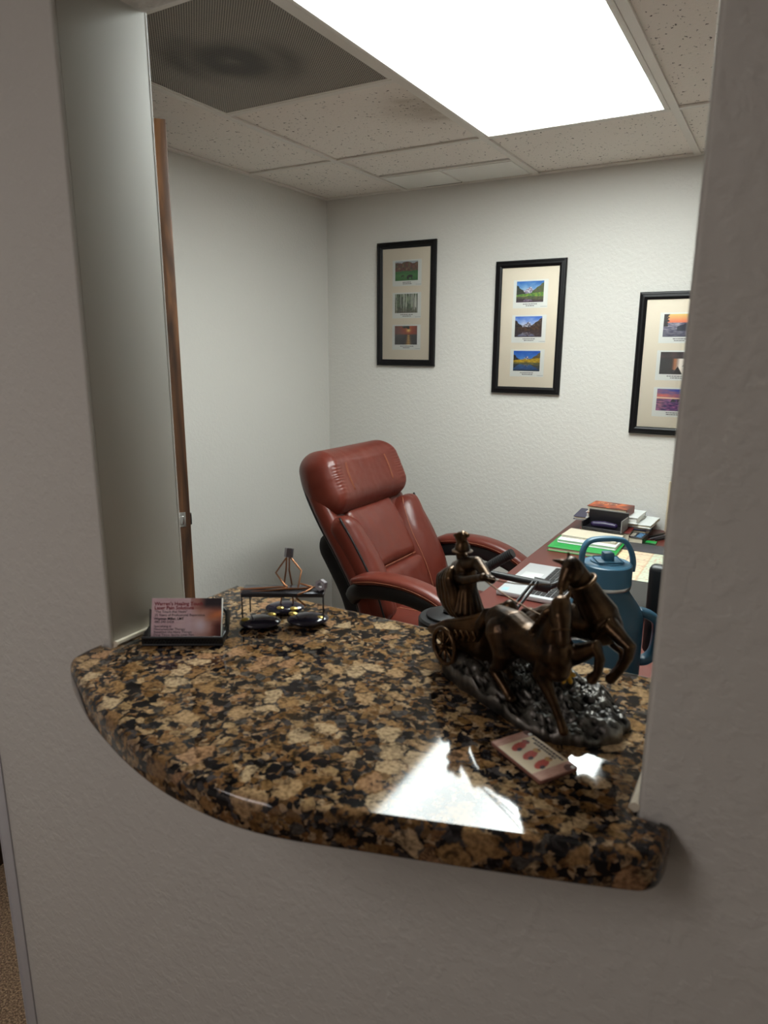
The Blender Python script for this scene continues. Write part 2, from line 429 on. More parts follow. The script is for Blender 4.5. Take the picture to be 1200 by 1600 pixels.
ROCK = bronze_mat('pewter_rock', S(22, 20, 18), S(136, 132, 126), .64, .80, .40)
def wood_mat(name, c1, c2, c3):
    m = bpy.data.materials.new(name); m.use_nodes = True; nt = m.node_tree; b = nt.nodes['Principled BSDF']; L = nt.links.new
    tc = nt.nodes.new('ShaderNodeTexCoord'); mp = nt.nodes.new('ShaderNodeMapping'); mp.inputs['Scale'].default_value = (9, 9, 1.2)
    L(tc.outputs['Object'], mp.inputs[0]); n = nt.nodes.new('ShaderNodeTexNoise'); n.inputs['Scale'].default_value = 2.2; n.inputs['Detail'].default_value = 6; n.inputs['Distortion'].default_value = 1.5
    L(mp.outputs[0], n.inputs['Vector']); r = nt.nodes.new('ShaderNodeValToRGB'); e = r.color_ramp.elements
    e[0].position = .32; e[0].color = c1; e[1].position = .68; e[1].color = c3; q = e.new(.5); q.color = c2
    L(n.outputs['Fac'], r.inputs[0]); L(r.outputs[0], b.inputs['Base Color']); b.inputs['Roughness'].default_value = .4
    return m
OAK = wood_mat('stained_oak_door', S(48, 30, 18), S(78, 50, 30), S(112, 75, 46))

# ================================================================== the setting
XL, YB, XR, ZC = -2.059, 2.992, 1.25, CZ+.7013     # left wall, back wall, right wall, ceiling
YH = -1.9                                         # wall behind the photographer
Y0, Y1 = .528, .653                               # front and back of the partition
JX0, JX1 = -.70, -.065                            # opening
ZK = 1.135                                        # countertop height
ZHD = 1.878                                       # underside of the header
def struct(name, bm, m, label, cat):
    o = mesh_obj(name, bm, m); autosmooth(o); return tag(o, label, cat, kind='structure')
b = NB(); abox(b, (XL-.1, YH-.1, -.05), (XR+.1, YB+.1, 0)); struct('floor', b, CARPET, 'brown speckled carpet floor seen past the partition end', 'floor')
b = NB(); abox(b, (XL-.1, YH, 0), (XL, YB+.1, ZC+.05)); struct('wall_left', b, PAINT, 'pale grey textured left wall behind the office chair', 'wall')
b = NB(); abox(b, (XL, YB, 0), (XR, YB+.1, ZC+.05)); struct('wall_back', b, PAINT, 'pale grey textured back wall holding the three framed pictures', 'wall')
b = NB(); abox(b, (XR, YH, 0), (XR+.1, YB+.1, ZC+.05)); struct('wall_right', b, PAINT, 'pale grey wall on the far right side of the office', 'wall')
b = NB(); abox(b, (XL-.1, YH-.1, 0), (XR+.1, YH, ZC+.05)); struct('wall_hall', b, PAINT, 'pale grey hall wall behind the viewer', 'wall')

# partition with pass-through opening and doorway
def partition():
    xs = [XL, -1.012, JX0, JX1, XR]; zs = [0, ZK-.034, ZHD, 2.07, ZC+.05]
    out = {(0, 0), (0, 1), (0, 2), (2, 1)}
    bm = NB(); vd = {}
    def V(i, k, y):
        if (i, k, y) not in vd: vd[(i, k, y)] = bm.verts.new((xs[i], y, zs[k]))
        return vd[(i, k, y)]
    inside = lambda i, k: 0 <= i < 4 and 0 <= k < 4 and (i, k) not in out
    for i in range(4):
        for k in range(4):
            if not inside(i, k): continue
            for y in (Y0, Y1): bm.faces.new((V(i, k, y), V(i+1, k, y), V(i+1, k+1, y), V(i, k+1, y)))
            if not inside(i-1, k): bm.faces.new((V(i, k, Y0), V(i, k+1, Y0), V(i, k+1, Y1), V(i, k, Y1)))
            if not inside(i+1, k): bm.faces.new((V(i+1, k, Y0), V(i+1, k+1, Y0), V(i+1, k+1, Y1), V(i+1, k, Y1)))
            if not inside(i, k-1): bm.faces.new((V(i, k, Y0), V(i+1, k, Y0), V(i+1, k, Y1), V(i, k, Y1)))
            if not inside(i, k+1): bm.faces.new((V(i, k+1, Y0), V(i+1, k+1, Y0), V(i+1, k+1, Y1), V(i, k+1, Y1)))
    bmesh.ops.recalc_face_normals(bm, faces=bm.faces[:])
    es = [e for e in bm.edges if len(e.link_faces) == 2 and e.calc_face_angle(0) > 1 and .01 < e.verts[0].co.z < 2.08 and e.verts[0].co.x > -1.05 and e.verts[0].co.x < 1]
    es = [e for e in es if all(abs(v.co.z-ZK) > .06 or abs(e.verts[0].co.z-e.verts[1].co.z) > .1 for v in e.verts)]
    bmesh.ops.bevel(bm, geom=es, offset=.004, segments=3, affect='EDGES', profile=.5)
    return bm
wf = struct('wall_front', partition(), PAINT, 'grey textured partition wall with the curved granite pass-through opening', 'wall')
# smooth plaster jamb lining and corner bead belong to the partition
b = NB(); abox(b, (JX0-.001, Y0+.0035, ZK-.02), (JX0+.0015, Y1-.0035, ZHD), bev=.0006); autosmooth(mesh_obj('jamb_lining', b, PAINTS, wf))
b = NB(); abox(b, (JX1-.0015, Y0+.0035, ZK-.02), (JX1+.001, Y1-.0035, ZHD), bev=.0006); autosmooth(mesh_obj('jamb_lining', b, PAINTS, wf))
for x, y in ((JX0, Y0), (JX0, Y1)):
    b = NB(); sweep(b, [(x-.0018, y+(.0018 if y == Y0 else -.0018), ZK), (x-.0018, y+(.0018 if y == Y0 else -.0018), ZHD)], .0032, seg=10)
    autosmooth(mesh_obj('corner_bead', b, PAINTS, wf))
b = NB(); abox(b, (-1.0145, Y0-.0025, 0), (-.986, Y0+.002, 2.07), bev=.001); sweep(b, [(-1.0135, Y0-.0005, 0), (-1.0135, Y0-.0005, 2.07)], .0032, seg=10)
struct('trim_1', b, GUARD, 'smooth grey corner guard on the left end of the partition', 'trim')

# open door leaf whose edge shows beyond the jamb
edge, hinge = Vector((-1.356, 1.305, 0)), Vector((-2.0, 1.90, 0))
dd = (edge-hinge).normalized()
dl = T('door_1', 'stained wood door standing open, only its edge seen beyond the jamb', 'door', hinge); dl.o['kind'] = 'structure'
mtx = frame(hinge+Vector((0, 0, .012)), dd); L_ = (edge-hinge).length
b = NB(); abox(b, (0, -.044, 0), (L_, 0, 2.015), mtx, bev=.002); dl.part('door_leaf', b, OAK)
b = NB(); abox(b, (L_-.001, -.036, 1.018), (L_+.0012, -.012, 1.058), mtx, bev=.0005); lp = dl.part('latch_plate', b, STEEL)
b = NB(); abox(b, (L_, -.030, 1.025), (L_+.012, -.016, 1.05), mtx, bev=.004); dl.part('latch_bolt', b, STEEL, under=lp)
b = NB(); abox(b, (L_-.03, -.002, 1.02), (L_-.006, .004, 1.05), mtx, bev=.003); dl.part('pull_plate', b, BLACKM)

# ------------------------------------------------------------------ suspended ceiling
b = NB(); abox(b, (XL-.1, YH, ZC+.05), (XR+.1, YB+.1, ZC+.09))
ceil = struct('ceiling', b, TBAR, 'suspended ceiling of speckled acoustic tiles in a metal grid', 'ceiling')
GX = [XL, -1.614, -1.004, -.394, .216, .826, XR]; GY = [1.193, 1.803, 2.413, YB]
def attr_stain(o, fn):
    a = o.data.attributes.new('stain', 'FLOAT', 'POINT')
    a.data.foreach_set('value', [fn(v.co) for v in o.data.vertices])
def tile(x0, x1, y0, y1, stain=None, cut=None):
    g = .006; bm = NB(); n = 22 if stain else 1
    nx, ny = n, n
    vs = [[bm.verts.new((x0+g+(x1-x0-2*g)*i/nx, y0+g+(y1-y0-2*g)*j/ny, ZC+.003)) for j in range(ny+1)] for i in range(nx+1)]
    for i in range(nx):
        for j in range(ny): bm.faces.new((vs[i][j], vs[i][j+1], vs[i+1][j+1], vs[i+1][j]))
    r = bmesh.ops.extrude_face_region(bm, geom=bm.faces[:])
    for q in r['geom']:
        if isinstance(q, bmesh.types.BMVert): q.co.z += .014
    o = mesh_obj('ceiling_tile', bm, TILE, ceil)
    attr_stain(o, stain or (lambda c: 0)); return o
def bar(p, q, w=.012, drop=.004):
    bm = NB(); x0, x1 = sorted((p[0], q[0])); y0, y1 = sorted((p[1], q[1]))
    if x1-x0 > y1-y0: abox(bm, (x0, y0-w, ZC-drop), (x1, y0+w, ZC+.002), bev=.0008)
    else: abox(bm, (x0-w, y0, ZC-drop-.0007), (x0+w, y1, ZC+.002), bev=.0008)
    return mesh_obj('tee_bar', bm, TBAR, ceil)
tile(GX[0], GX[1], GY[0], GY[2]); tile(GX[0], GX[1], GY[2], GY[3])
smear = lambda c: .8*math.exp(-(((c.x+1.06)/.11)**2+((c.y-2.06)/.13)**2))*(.55+.9*abs(fbm(c.x*16, c.y*16)))
tile(GX[1], GX[2], GY[1], GY[2], stain=smear)
tile(GX[1], GX[2], GY[2], 2.715)
tile(GX[2], GX[3], GY[2], GY[3])
for i in (3, 4, 5):
    tile(GX[i], GX[i+1], GY[0], GY[2])
    tile(GX[i], GX[i+1], GY[2], GY[3])
for i in range(6): tile(GX[i], GX[i+1], Y1, GY[0])
for x in GX[1:-1]: bar((x, Y1), (x, YB))
bar((GX[0], GY[2]), (GX[1], GY[2])); bar((GX[1], GY[2]), (GX[2], GY[2])); bar((GX[2], GY[2]), (GX[3], GY[2])); bar((GX[3], GY[2]), (XR, GY[2]))
bar((GX[1], GY[1]), (GX[2], GY[1])); bar((XL, GY[0]), (XR, GY[0]))
for p, q in (((XL, YB-.012), (XR, YB-.012)),): bar(p, q)
b = NB(); abox(b, (XL, Y1, ZC-.005), (XL+.022, YB, ZC+.002), bev=.0008); mesh_obj('wall_angle', b, TBAR, ceil)
# hall side ceiling: plain tiles
for i in range(6):
    for k in range(4):
        tile(GX[i], GX[i+1], YH+k*.607, YH+(k+1)*.607)

# perforated return air panel
vt = T('return_air_vent', 'dark perforated return air panel with a smoky smudge beside the ceiling light', 'vent', (-1.309, 1.498, ZC))
bm = NB(); n = 26; x0, x1, y0, y1 = GX[1]+.014, GX[2]-.014, GY[0]+.014, GY[1]-.014
vs = [[bm.verts.new((x0+(x1-x0)*i/n, y0+(y1-y0)*j/n, ZC-.001)) for j in range(n+1)] for i in range(n+1)]
for i in range(n):
    for j in range(n): bm.faces.new((vs[i][j], vs[i][j+1], vs[i+1][j+1], vs[i+1][j]))
r = bmesh.ops.extrude_face_region(bm, geom=bm.faces[:])
for q in r['geom']:
    if isinstance(q, bmesh.types.BMVert): q.co.z += .012
pp = vt.part('perforated_panel', bm, PERF, smooth=False)
def ring_smudge(c):
    d = math.hypot(c.x, c.y*.92); a = math.atan2(c.y, c.x)
    return max(0, min(1, 1.15*math.exp(-((d-.05)/.055)**2)+.75*math.exp(-((d-.145)/.03)**2)*(0.5+.5*math.sin(a*2+.6))+.2*fbm(c.x*14, c.y*14)*math.exp(-(d/.25)**2)))
attr_stain(pp, ring_smudge)
bm = NB()
for lo, hi in (((GX[1]+.010, GY[0]+.010), (GX[2]-.010, GY[0]+.020)), ((GX[1]+.010, GY[1]-.020), (GX[2]-.010, GY[1]-.010)), ((GX[1]+.010, GY[0]+.020), (GX[1]+.020, GY[1]-.020)), ((GX[2]-.020, GY[0]+.020), (GX[2]-.010, GY[1]-.020))):
    abox(bm, (*lo, ZC-.003), (*hi, ZC+.004))
vt.part('frame', bm, TBAR)

# slot vent near the back wall
sv = T('slot_vent', 'smooth pale slot vent set between speckled tile and back wall', 'vent', (-1.309, 2.84, ZC))
b = NB(); abox(b, (GX[1]+.012, 2.722, ZC-.001), (GX[2]-.012, YB-.024, ZC+.012), bev=.001); sv.part('backing', b, TBAR)
for x0, x1 in ((GX[1]+.02, -1.33), (-1.318, GX[2]-.02)):
    b = NB(); abox(b, (x0, 2.735, ZC-.004), (x1, YB-.035, ZC), bev=.0015); sv.part('panel', b, PAPER)
b = NB(); abox(b, (-1.50, YB-.033, ZC-.0035), (-1.33, YB-.027, ZC)); sv.part('slot', b, BLACKM)

# fluorescent troffer
def troffer(label, x0, x1, y0, y1):
    tl = T('ceiling_light', label, 'ceiling light', ((x0+x1)/2, (y0+y1)/2, ZC))
    x0 += .012; x1 -= .012; y0 += .012; y1 -= .012
    bm = NB()
    for lo, hi in (((x0, y0), (x1, y0+.016)), ((x0, y1-.016), (x1, y1)), ((x0, y0+.016), (x0+.016, y1-.016)), ((x1-.016, y0+.016), (x1, y1-.016))):
        abox(bm, (*lo, ZC-.007), (*hi, ZC+.006), bev=.002)
    tl.part('frame', bm, TBAR)
    b = NB(); abox(b, (x0+.014, y0+.014, ZC-.002), (x1-.014, y1-.014, ZC+.003)); tl.part('lens', b, LENS, smooth=False)
    b = NB(); abox(b, (x0, y0, ZC+.006), (x1, y1, ZC+.045)); tl.part('housing', b, TBAR)
troffer('lit fluorescent ceiling light with a white prismatic lens', GX[2], GX[3], GY[0], GY[2])

# ================================================================== granite countertop
front = [(-.719, .527), (-.718, .498), (-.708, .474), (-.66, .447), (-.60, .421), (-.51, .392), (-.43, .378), (-.345, .381), (-.25, .409), (-.15, .442), (-.07, .470), (-.046, .482), (-.039, .500), (-.039, .527)]
fr = smoothpath([Vector((x, y, 0)) for x, y in front], 5)
outline = [(p.x, p.y) for p in fr]+[(JX1-.002, Y0-.001), (JX1-.002, Y1+.001), (-.02, Y1+.001), (-.02, .787), (-.725, .787), (-.725, Y1+.001), (JX0+.002, Y1+.001), (JX0+.002, Y0-.001)]
ct = T('granite_countertop', 'polished brown and black granite countertop with a bowed front edge', 'countertop', (-.38, .6, ZK-.036))
bm = NB(); prism(bm, outline, ZK-.036, ZK, bev=.009, seg=4); sl = ct.part('slab', bm, GRANITE)
for p in sl.data.polygons:
    if p.area > .05: p.use_smooth = False
bm = NB(); sweep(bm, [(JX0+.004, Y0+.002, ZK+.001), (JX0+.004, Y1-.002, ZK+.001)], [(.006, .004)]*2, seg=8); ct.part('caulk_bead', bm, CAULK)
bm = NB(); sweep(bm, [(JX1-.004, Y0+.002, ZK+.001), (JX1-.004, Y1-.002, ZK+.001)], [(.005, .004)]*2, seg=8); ct.part('caulk_bead', bm, CAULK)

# ================================================================== desk
ZD = .77
dk = T('office_desk', 'red-brown mahogany office desk against the back wall', 'desk', (-.2, 2.0, 0))
b = NB(); abox(b, (-.748, 1.02, ZD-.032), (.42, YB-.004, ZD), bev=.006, seg=3); dk.part('desktop', b, MAHOG)
b = NB(); abox(b, (-.70, 1.10, 0), (-.67, YB-.06, ZD-.033), bev=.002); dk.part('side_panel', b, MAHOG)
b = NB(); abox(b, (.35, 1.10, 0), (.38, YB-.06, ZD-.033), bev=.002); dk.part('side_panel', b, MAHOG)
b = NB(); abox(b, (-.669, YB-.10, .12), (.349, YB-.07, ZD-.033), bev=.002); dk.part('back_panel', b, MAHOG)

# ================================================================== executive chair
def build_chair():
    ROT = math.radians(-2); loc = Vector((-1.07, 2.30, 0))
    root = thing('executive_chair', 'red-brown leather executive chair with padded headrest and black loop arms', 'chair', loc, rotz=ROT)
    def P(name, bm, m, smooth=True, under=None):
        o = mesh_obj(name, bm, m, under if under is not None else root)
        if smooth:
            for p in o.data.polygons: p.use_smooth = True
        else: autosmooth(o)
        return o
    # spine of the backrest in the chair's XZ plane
    spine = smoothpath([(-.19, 0, .48), (-.235, 0, .61), (-.315, 0, .745), (-.40, 0, .87), (-.465, 0, .985), (-.50, 0, 1.11)], 12)
    cum = [0]
    for p, q in zip(spine, spine[1:]): cum.append(cum[-1]+(q-p).length)
    def along(s):
        s = max(-.1, min(cum[-1]+.1, s))
        for i in range(len(cum)-1):
            if s <= cum[i+1] or i == len(cum)-2:
                t = (s-cum[i])/(cum[i+1]-cum[i]); p = spine[i].lerp(spine[i+1], t)
                a0 = (spine[i+1]-spine[max(i-1, 0)]).normalized(); a1 = (spine[min(i+2, len(spine)-1)]-spine[i]).normalized(); a = a0.lerp(a1, max(0, min(1, t))); a.normalize()
                return p, Vector((a.z, 0, -a.x))
    def bk(u, s, t, wrap=.045):
        p, n = along(s*.925-.004)
        return p+n*(t+wrap*(u/.26)**2)+Vector((0, u, 0))
    def pad(name, u0, u1, s0, s1, t0, t1, ru, crown, m=LEATHER, grid=(26, 26, 6), taper=None, under=None, wrinkle=0, gather=0, rad3=None):
        bm = NB(); cu, cs, ctt = (u0+u1)/2, (s0+s1)/2, (t0+t1)/2; h = ((u1-u0)/2, (s1-s0)/2, (t1-t0)/2)
        def fn(x, y, z):
            X, Y = x/h[0], y/h[1]
            f = taper(Y) if taper else (1, 0)
            zz = z+(crown*(1-X*X)*(1-Y*Y)*(1 if z > 0 else .3)*(1 if z > 0 else -1))
            if wrinkle and z > 0:
                zz += wrinkle*fbm(x*30, y*16, 3.1)
            if gather and z > 0:
                zz += gather*math.sin(y*330+2*fbm(x*9, y*20))*math.exp(-((abs(X)-.80)/.07)**2)*max(0, 1-Y*Y)-.004*math.exp(-((abs(X)-.905)/.025)**2)*max(0, 1-Y**4)
            return bk(cu+f[1]+x*f[0], cs+y, ctt+zz)
        rbox_grid(bm, grid, h, rad3 or (min(ru, h[0]*.98), min(ru, h[1]*.98), min(ru, h[2]*.98)), fn)
        return P(name, bm, m, under=under)
    pad('back_shell', -.254, .254, .0, .71, -.058, -.040, .02, .012, BLACKP, taper=lambda Y: (1-.10*max(0, Y)**2, 0))
    pad('back_panel', -.225, .225, -.02, .44, -.150, -.045, .085, .01, mat('black_back_shade', S(14, 14, 15), .8))  # black back panel, bulge added to stand in for shade behind the chair
    pad('back_rim', -.268, .268, .005, .70, -.050, .034, .03, .01, taper=lambda Y: (1-.12*max(0, Y)**2, 0))
    cp = pad('centre_panel', -.165, .165, .195, .485, -.01, .064, .035, .012, wrinkle=.003)
    lp = pad('lumbar_panel', -.165, .165, -.005, .195, -.01, .074, .035, .014, wrinkle=.003)
    for sg in (-1, 1):
        tp = (lambda Y, sg=sg: (1-.34*max(0, Y)**2-.1*max(0, -Y)**2, sg*(.030*max(0, Y)**2-.012*(1-Y*Y)*0)))
        bo = pad('side_bolster', *(sorted((sg*.128, sg*.272))), .01, .455, -.03, .090, .055, .014, taper=tp, wrinkle=.003)
        # stitched seam along the inner edge of the bolster
        pts = []
        for i in range(25):
            Y = -1+2*i/24; f = tp(Y); y = .2325+.2225*Y*.93
            u = (sg*.2)+f[1]-sg*.072*f[0]*.80
            pts.append(bk(u, y, .078))
        bm = NB(); sweep(bm, pts, .0016, seg=6); P('seam', bm, THREAD, under=bo)
        pts = [bk(sg*.2+tp(-1+2*i/24)[1]+sg*.072*tp(-1+2*i/24)[0]*.9, .2325+.2225*(-1+2*i/24)*.93, .062) for i in range(25)]
        bm = NB(); sweep(bm, pts, .0040, seg=8); P('gap_piping', bm, BLACKP, under=bo)
    bm = NB(); sweep(bm, [bk(u/20*.125, .199, .066) for u in range(-20, 21)], .0016, seg=6); P('seam', bm, THREAD, under=cp)
    # headrest pillow
    tph = lambda Y: (1-.10*max(0, Y)**2-.02*max(0, -Y), 0)
    hd = pad('headrest', -.262, .262, .465, .765, -.062, .115, .085, .018, grid=(64, 90, 16), taper=tph, wrinkle=.0012, gather=.0016, rad3=(.050, .075, .080))
    for u in (-.135, .135):
        pts = []
        for i in range(15):
            Y = -.55+1.08*i/14
            f = tph(Y)[0]; X = u/.262
            pts.append(bk(u*f*(1+.06*math.cos(Y*1.5)), .615+.15*Y, .0265+.0885+.018*(1-X*X)*(1-Y*Y)+.0004-.02*(max(0, Y-.7)/.12)**1.5))
        for d in (-.003, .003):
            bm = NB(); sweep(bm, [p+Vector((0, d, 0)) for p in pts], .0011, seg=6); P('seam', bm, THREAD, under=hd)
    for sg in (-1, 1):
        pts = [bk(sg*.238*tph(Y)[0], .615+.15*Y, .094) for Y in [-.5+1.0*i/12 for i in range(13)]]
        bm = NB(); sweep(bm, pts, .0014, seg=6); P('seam', bm, THREAD, under=hd)
    # seat
    bm = NB(); rbox_grid(bm, (26, 26, 8), (.265, .275, .055), (.06, .06, .05), lambda x, y, z: Vector((x+.03, y, .475+z+(.018*(1-(x/.265)**2)*(1-(y/.275)**2) if z > 0 else 0)-.03*max(0, (x-.12)/.14)**2)))
    st = P('seat', bm, LEATHER)
    for sg in (-1, 1):
        bm = NB(); sweep(bm, [(-.2+.4*i/12+.03, sg*.13, .475+.0555+.018*(1-((-.2+.4*i/12)/.265)**2)*(1-.22)-.03*max(0, (-.2+.4*i/12-.12)/.14)**2) for i in range(13)], .0015, seg=6); P('seam', bm, THREAD, under=st)
    bm = NB(); abox(bm, (-.20, -.20, .395), (.22, .20, .425), bev=.01); P('seat_pan', bm, BLACKP, False)
    # loop arms
    for sg in (-1, 1):
        y = sg*.315
        ar = thing('armrest', '', ''); ar.parent = root; del ar['label']; del ar['category']
        fp = smoothpath([(-.235, y-sg*.055, .600), (-.17, y-sg*.005, .652), (-.03, y, .672), (.11, y, .655), (.205, y, .610), (.235, y, .555), (.195, y, .485), (.08, y-sg*.02, .425), (-.06, y-sg*.06, .405)], 7)
        n = len(fp); rr = [(.022, .030-.012*min(1, max(0, (i/n-.45)*4))) for i in range(n)]
        bm = NB(); sweep(bm, fp, rr, side=(0, 1, 0), seg=16, power=3); o = mesh_obj('arm_loop', bm, BLACKP, root); autosmooth(o, 50)
        fb = smoothpath([(-.255, y-sg*.03, .600), (-.262, y-sg*.03, .53), (-.20, y-sg*.045, .455), (-.08, y-sg*.06, .415)], 6)
        pp = smoothpath([(-.195, y, .688), (-.10, y, .712), (.02, y, .716), (.12, y, .697), (.20, y, .660), (.235, y, .628)], 8)
        n = len(pp)
        rr = [(.039*min(1, .55+1.8*min(i/n, 1-i/n)*2), .021*min(1, .45+2.4*min(i/n, 1-i/n)*2)) for i in range(n)]
        bm = NB(); sweep(bm, pp, rr, side=(0, 1, 0), seg=24, power=2.6)
        ap = P('arm_pad', bm, LEATHER)
        for q in (-1, 1):
            bm = NB(); sweep(bm, [p+Vector((0, q*rr[i][0]*.985, -.003)) for i, p in enumerate(pp)][2:-2], .0013, seg=6); P('seam', bm, THREAD, under=ap)
        bpy.data.objects.remove(ar)
    # pedestal
    bm = NB(); sweep(bm, [(0, 0, .09), (0, 0, .25)], .028, seg=20); sweep(bm, [(0, 0, .24), (0, 0, .40)], .018, seg=20); P('gas_lift', bm, BLACKM, False)
    for k in range(5):
        a = 2*PI*k/5+.3; d = Vector((math.cos(a), math.sin(a), 0))
        bm = NB(); sweep(bm, [d*.02+Vector((0, 0, .105)), d*.18+Vector((0, 0, .095)), d*.31+Vector((0, 0, .072))], [(.03, .02), (.025, .018), (.018, .012)], side=d.cross(Vector((0, 0, 1))), seg=12, power=3); P('base_leg', bm, BLACKM, False)
        c = d*.30; t = Vector((-d.y, d.x, 0)); bm = NB()
        for q in (-1, 1): sweep(bm, [c+t*q*.008+Vector((0, 0, .029)), c+t*q*.026+Vector((0, 0, .029))], .029, seg=18)
        sweep(bm, [c+Vector((0, 0, .03)), c+Vector((0, 0, .075))], .007, seg=10)
        P('caster', bm, BLACKP, False)
    return root
build_chair()

# ================================================================== framed pictures
def mixc(a, b, t): t = max(0, min(1, t)); return tuple(a[i]+(b[i]-a[i])*t for i in range(3))
def ridge(x, base, amp, f, s): return base+amp*fbm(x*f, s)
def horses_field(x, y):
    if y < .47+.04*x:
        c = mixc((62, 128, 62), (38, 96, 44), .5+.6*fbm(x*8, y*14)); c = mixc(c, (92, 156, 84), .4*math.exp(-((y-.25)/.1)**2))
        for cx, cy, k in ((.66, .15, 1), (.34, .22, .45)):
            dx, dy = (x-cx)/k, (y-cy)/k
            if (dx/.12)**2+((dy-.08)/.06)**2 < 1 or (abs(abs(dx)-.08) < .022 and -.1 < dy < .08) or ((dx+.11)/.03)**2+((dy)/.09)**2 < 1: return (26, 20, 18)
        return c
    if y > ridge(x, .93, .1, 3, 2): return (176, 184, 192)
    return mixc((104, 56, 52), mixc((58, 78, 50), (150, 104, 78), .5+fbm(x*13, y*9, 4)), .5+1.1*fbm(x*9, y*9, 1))
def aspens(x, y):
    c = mixc((70, 84, 66), (120, 140, 104), .5+fbm(x*6, y*6)); t = fbm(x*34, y*.8, 7)
    if t > .08: c = mixc(c, (206, 208, 196), min(1, (t-.08)*5))
    elif t < -.2: c = mixc(c, (34, 42, 34), .8)
    if y < .3: c = mixc(c, (86, 76, 66), .7-y*2+.5*fbm(x*20, y*20))
    return mixc(c, (190, 206, 170), .7*math.exp(-((x-.56)/.09)**2-((y-.72)/.2)**2))
def sea_sunset(x, y):
    if y > .55:
        c = mixc((92, 30, 24), (196, 84, 40), math.exp(-((x-.62)/.4)**2)*(.4+y*.5)); c = mixc(c, (255, 220, 130), math.exp(-(((x-.62)/.09)**2+((y-.76)/.10)**2)))
        if y > .86+.1*fbm(x*9, 3) and .34 < x < .66: c = (30, 16, 16)
        return c
    c = mixc((34, 30, 36), (64, 44, 44), y); w = .05+.13*(.55-y)
    return mixc(c, (240, 182, 92), math.exp(-((x-.62)/w)**2)*(.7+.5*math.sin(y*70)))
def bells(sky1, sky2, mtn, left, meadow, water, wl, dark=0):
    def f(x, y):
        rl = .40+.42*max(0, (.34-x)/.34)**.8+.05*fbm(x*10, 1); rr = .42+.52*max(0, (x-.52)/.48)**.9+.05*fbm(x*10, 2)
        pk = .55+.20*max(0, 1-abs(x-.50)/.14)+.06*max(0, 1-abs(x-.36)/.1)+.03*fbm(x*18, 5)
        if y < wl:
            m = f(x, min(1, wl+(wl-y)*1.3)) if y > wl*.15 else water
            return mixc(m, water, .55+.25*fbm(x*5, y*22))
        if y < wl+.16*(.6+x*.7)+.02*fbm(x*12, 9): return mixc(meadow[0], meadow[1], .5+1.0*fbm(x*9, y*16, 6))
        if y < rl: return mixc(left, (70, 60, 52), .4+.8*fbm(x*12, y*12))
        if y < rr: return mixc(mixc(left, meadow[1], .35), (110, 96, 84), .35+.9*fbm(x*12, y*12, 3))
        if y < pk: return mixc(mtn, (236, 236, 240), .35+1.4*fbm(x*16, y*16, 8))
        return mixc(sky2, sky1, (y-.5)*2+.25*fbm(x*5, y*5))
    return f
def beach_sunset(x, y):
    if y > .62:
        c = mixc((240, 120, 84), (240, 206, 120), (y-.62)/.35)
    else: c = mixc((40, 40, 60), mixc((96, 96, 124), (206, 196, 206), .5+1.4*fbm(x*6, y*16)), .3+y*.9)
    if x < .14+.06*fbm(x*9, y*20) and y > .45: c = (34, 26, 30)
    if x > .42 and y < .45+.52*(x-.42) and y > .25: c = (30, 34, 54)
    return c
def sea_stack(x, y):
    c = mixc((70, 46, 48), (30, 24, 28), .5+fbm(x*4, y*4))
    if y < .70:
        a = max(0, 1-abs((x-.72)/.30)); c = mixc((34, 28, 32), (250, 238, 226), a*1.6); c = mixc(c, (214, 120, 60), .7*math.exp(-((x-.46)/.07)**2)*(y > .2))
        if abs(x-.86) < .16*(.68-y)/.3 and .36 < y < .62: c = (24, 18, 20)
        if abs(x-.56) < .13*(.36-y)/.3 and y < .36: c = (30, 22, 24)
    return c
def purple_sea(x, y):
    if y > .55:
        c = mixc((232, 110, 96), (60, 74, 158), (y-.55)*2.0+.35*fbm(x*4, y*9)+.3*x-.1); return mixc(c, (255, 226, 190), math.exp(-((y-.60+.04*x)/.035)**2))
    c = mixc((56, 36, 96), (172, 100, 150), .45+1.2*fbm(x*6, y*18)); c = mixc(c, (230, 150, 110), .6*math.exp(-((x-.12)/.12)**2)*max(0, .5-abs(y-.3)))
    if .42 < y < .58 and (abs(x-.52) < .05*(.6-y)/.1 or abs(x-.68) < .03+.02*fbm(y*20, 1) or abs(x-.8) < .05): c = (24, 20, 48)
    return c
def caption_ink(seed):
    rnd = random.Random(seed)
    def f(x, y):
        return (226, 228, 222)
    return f
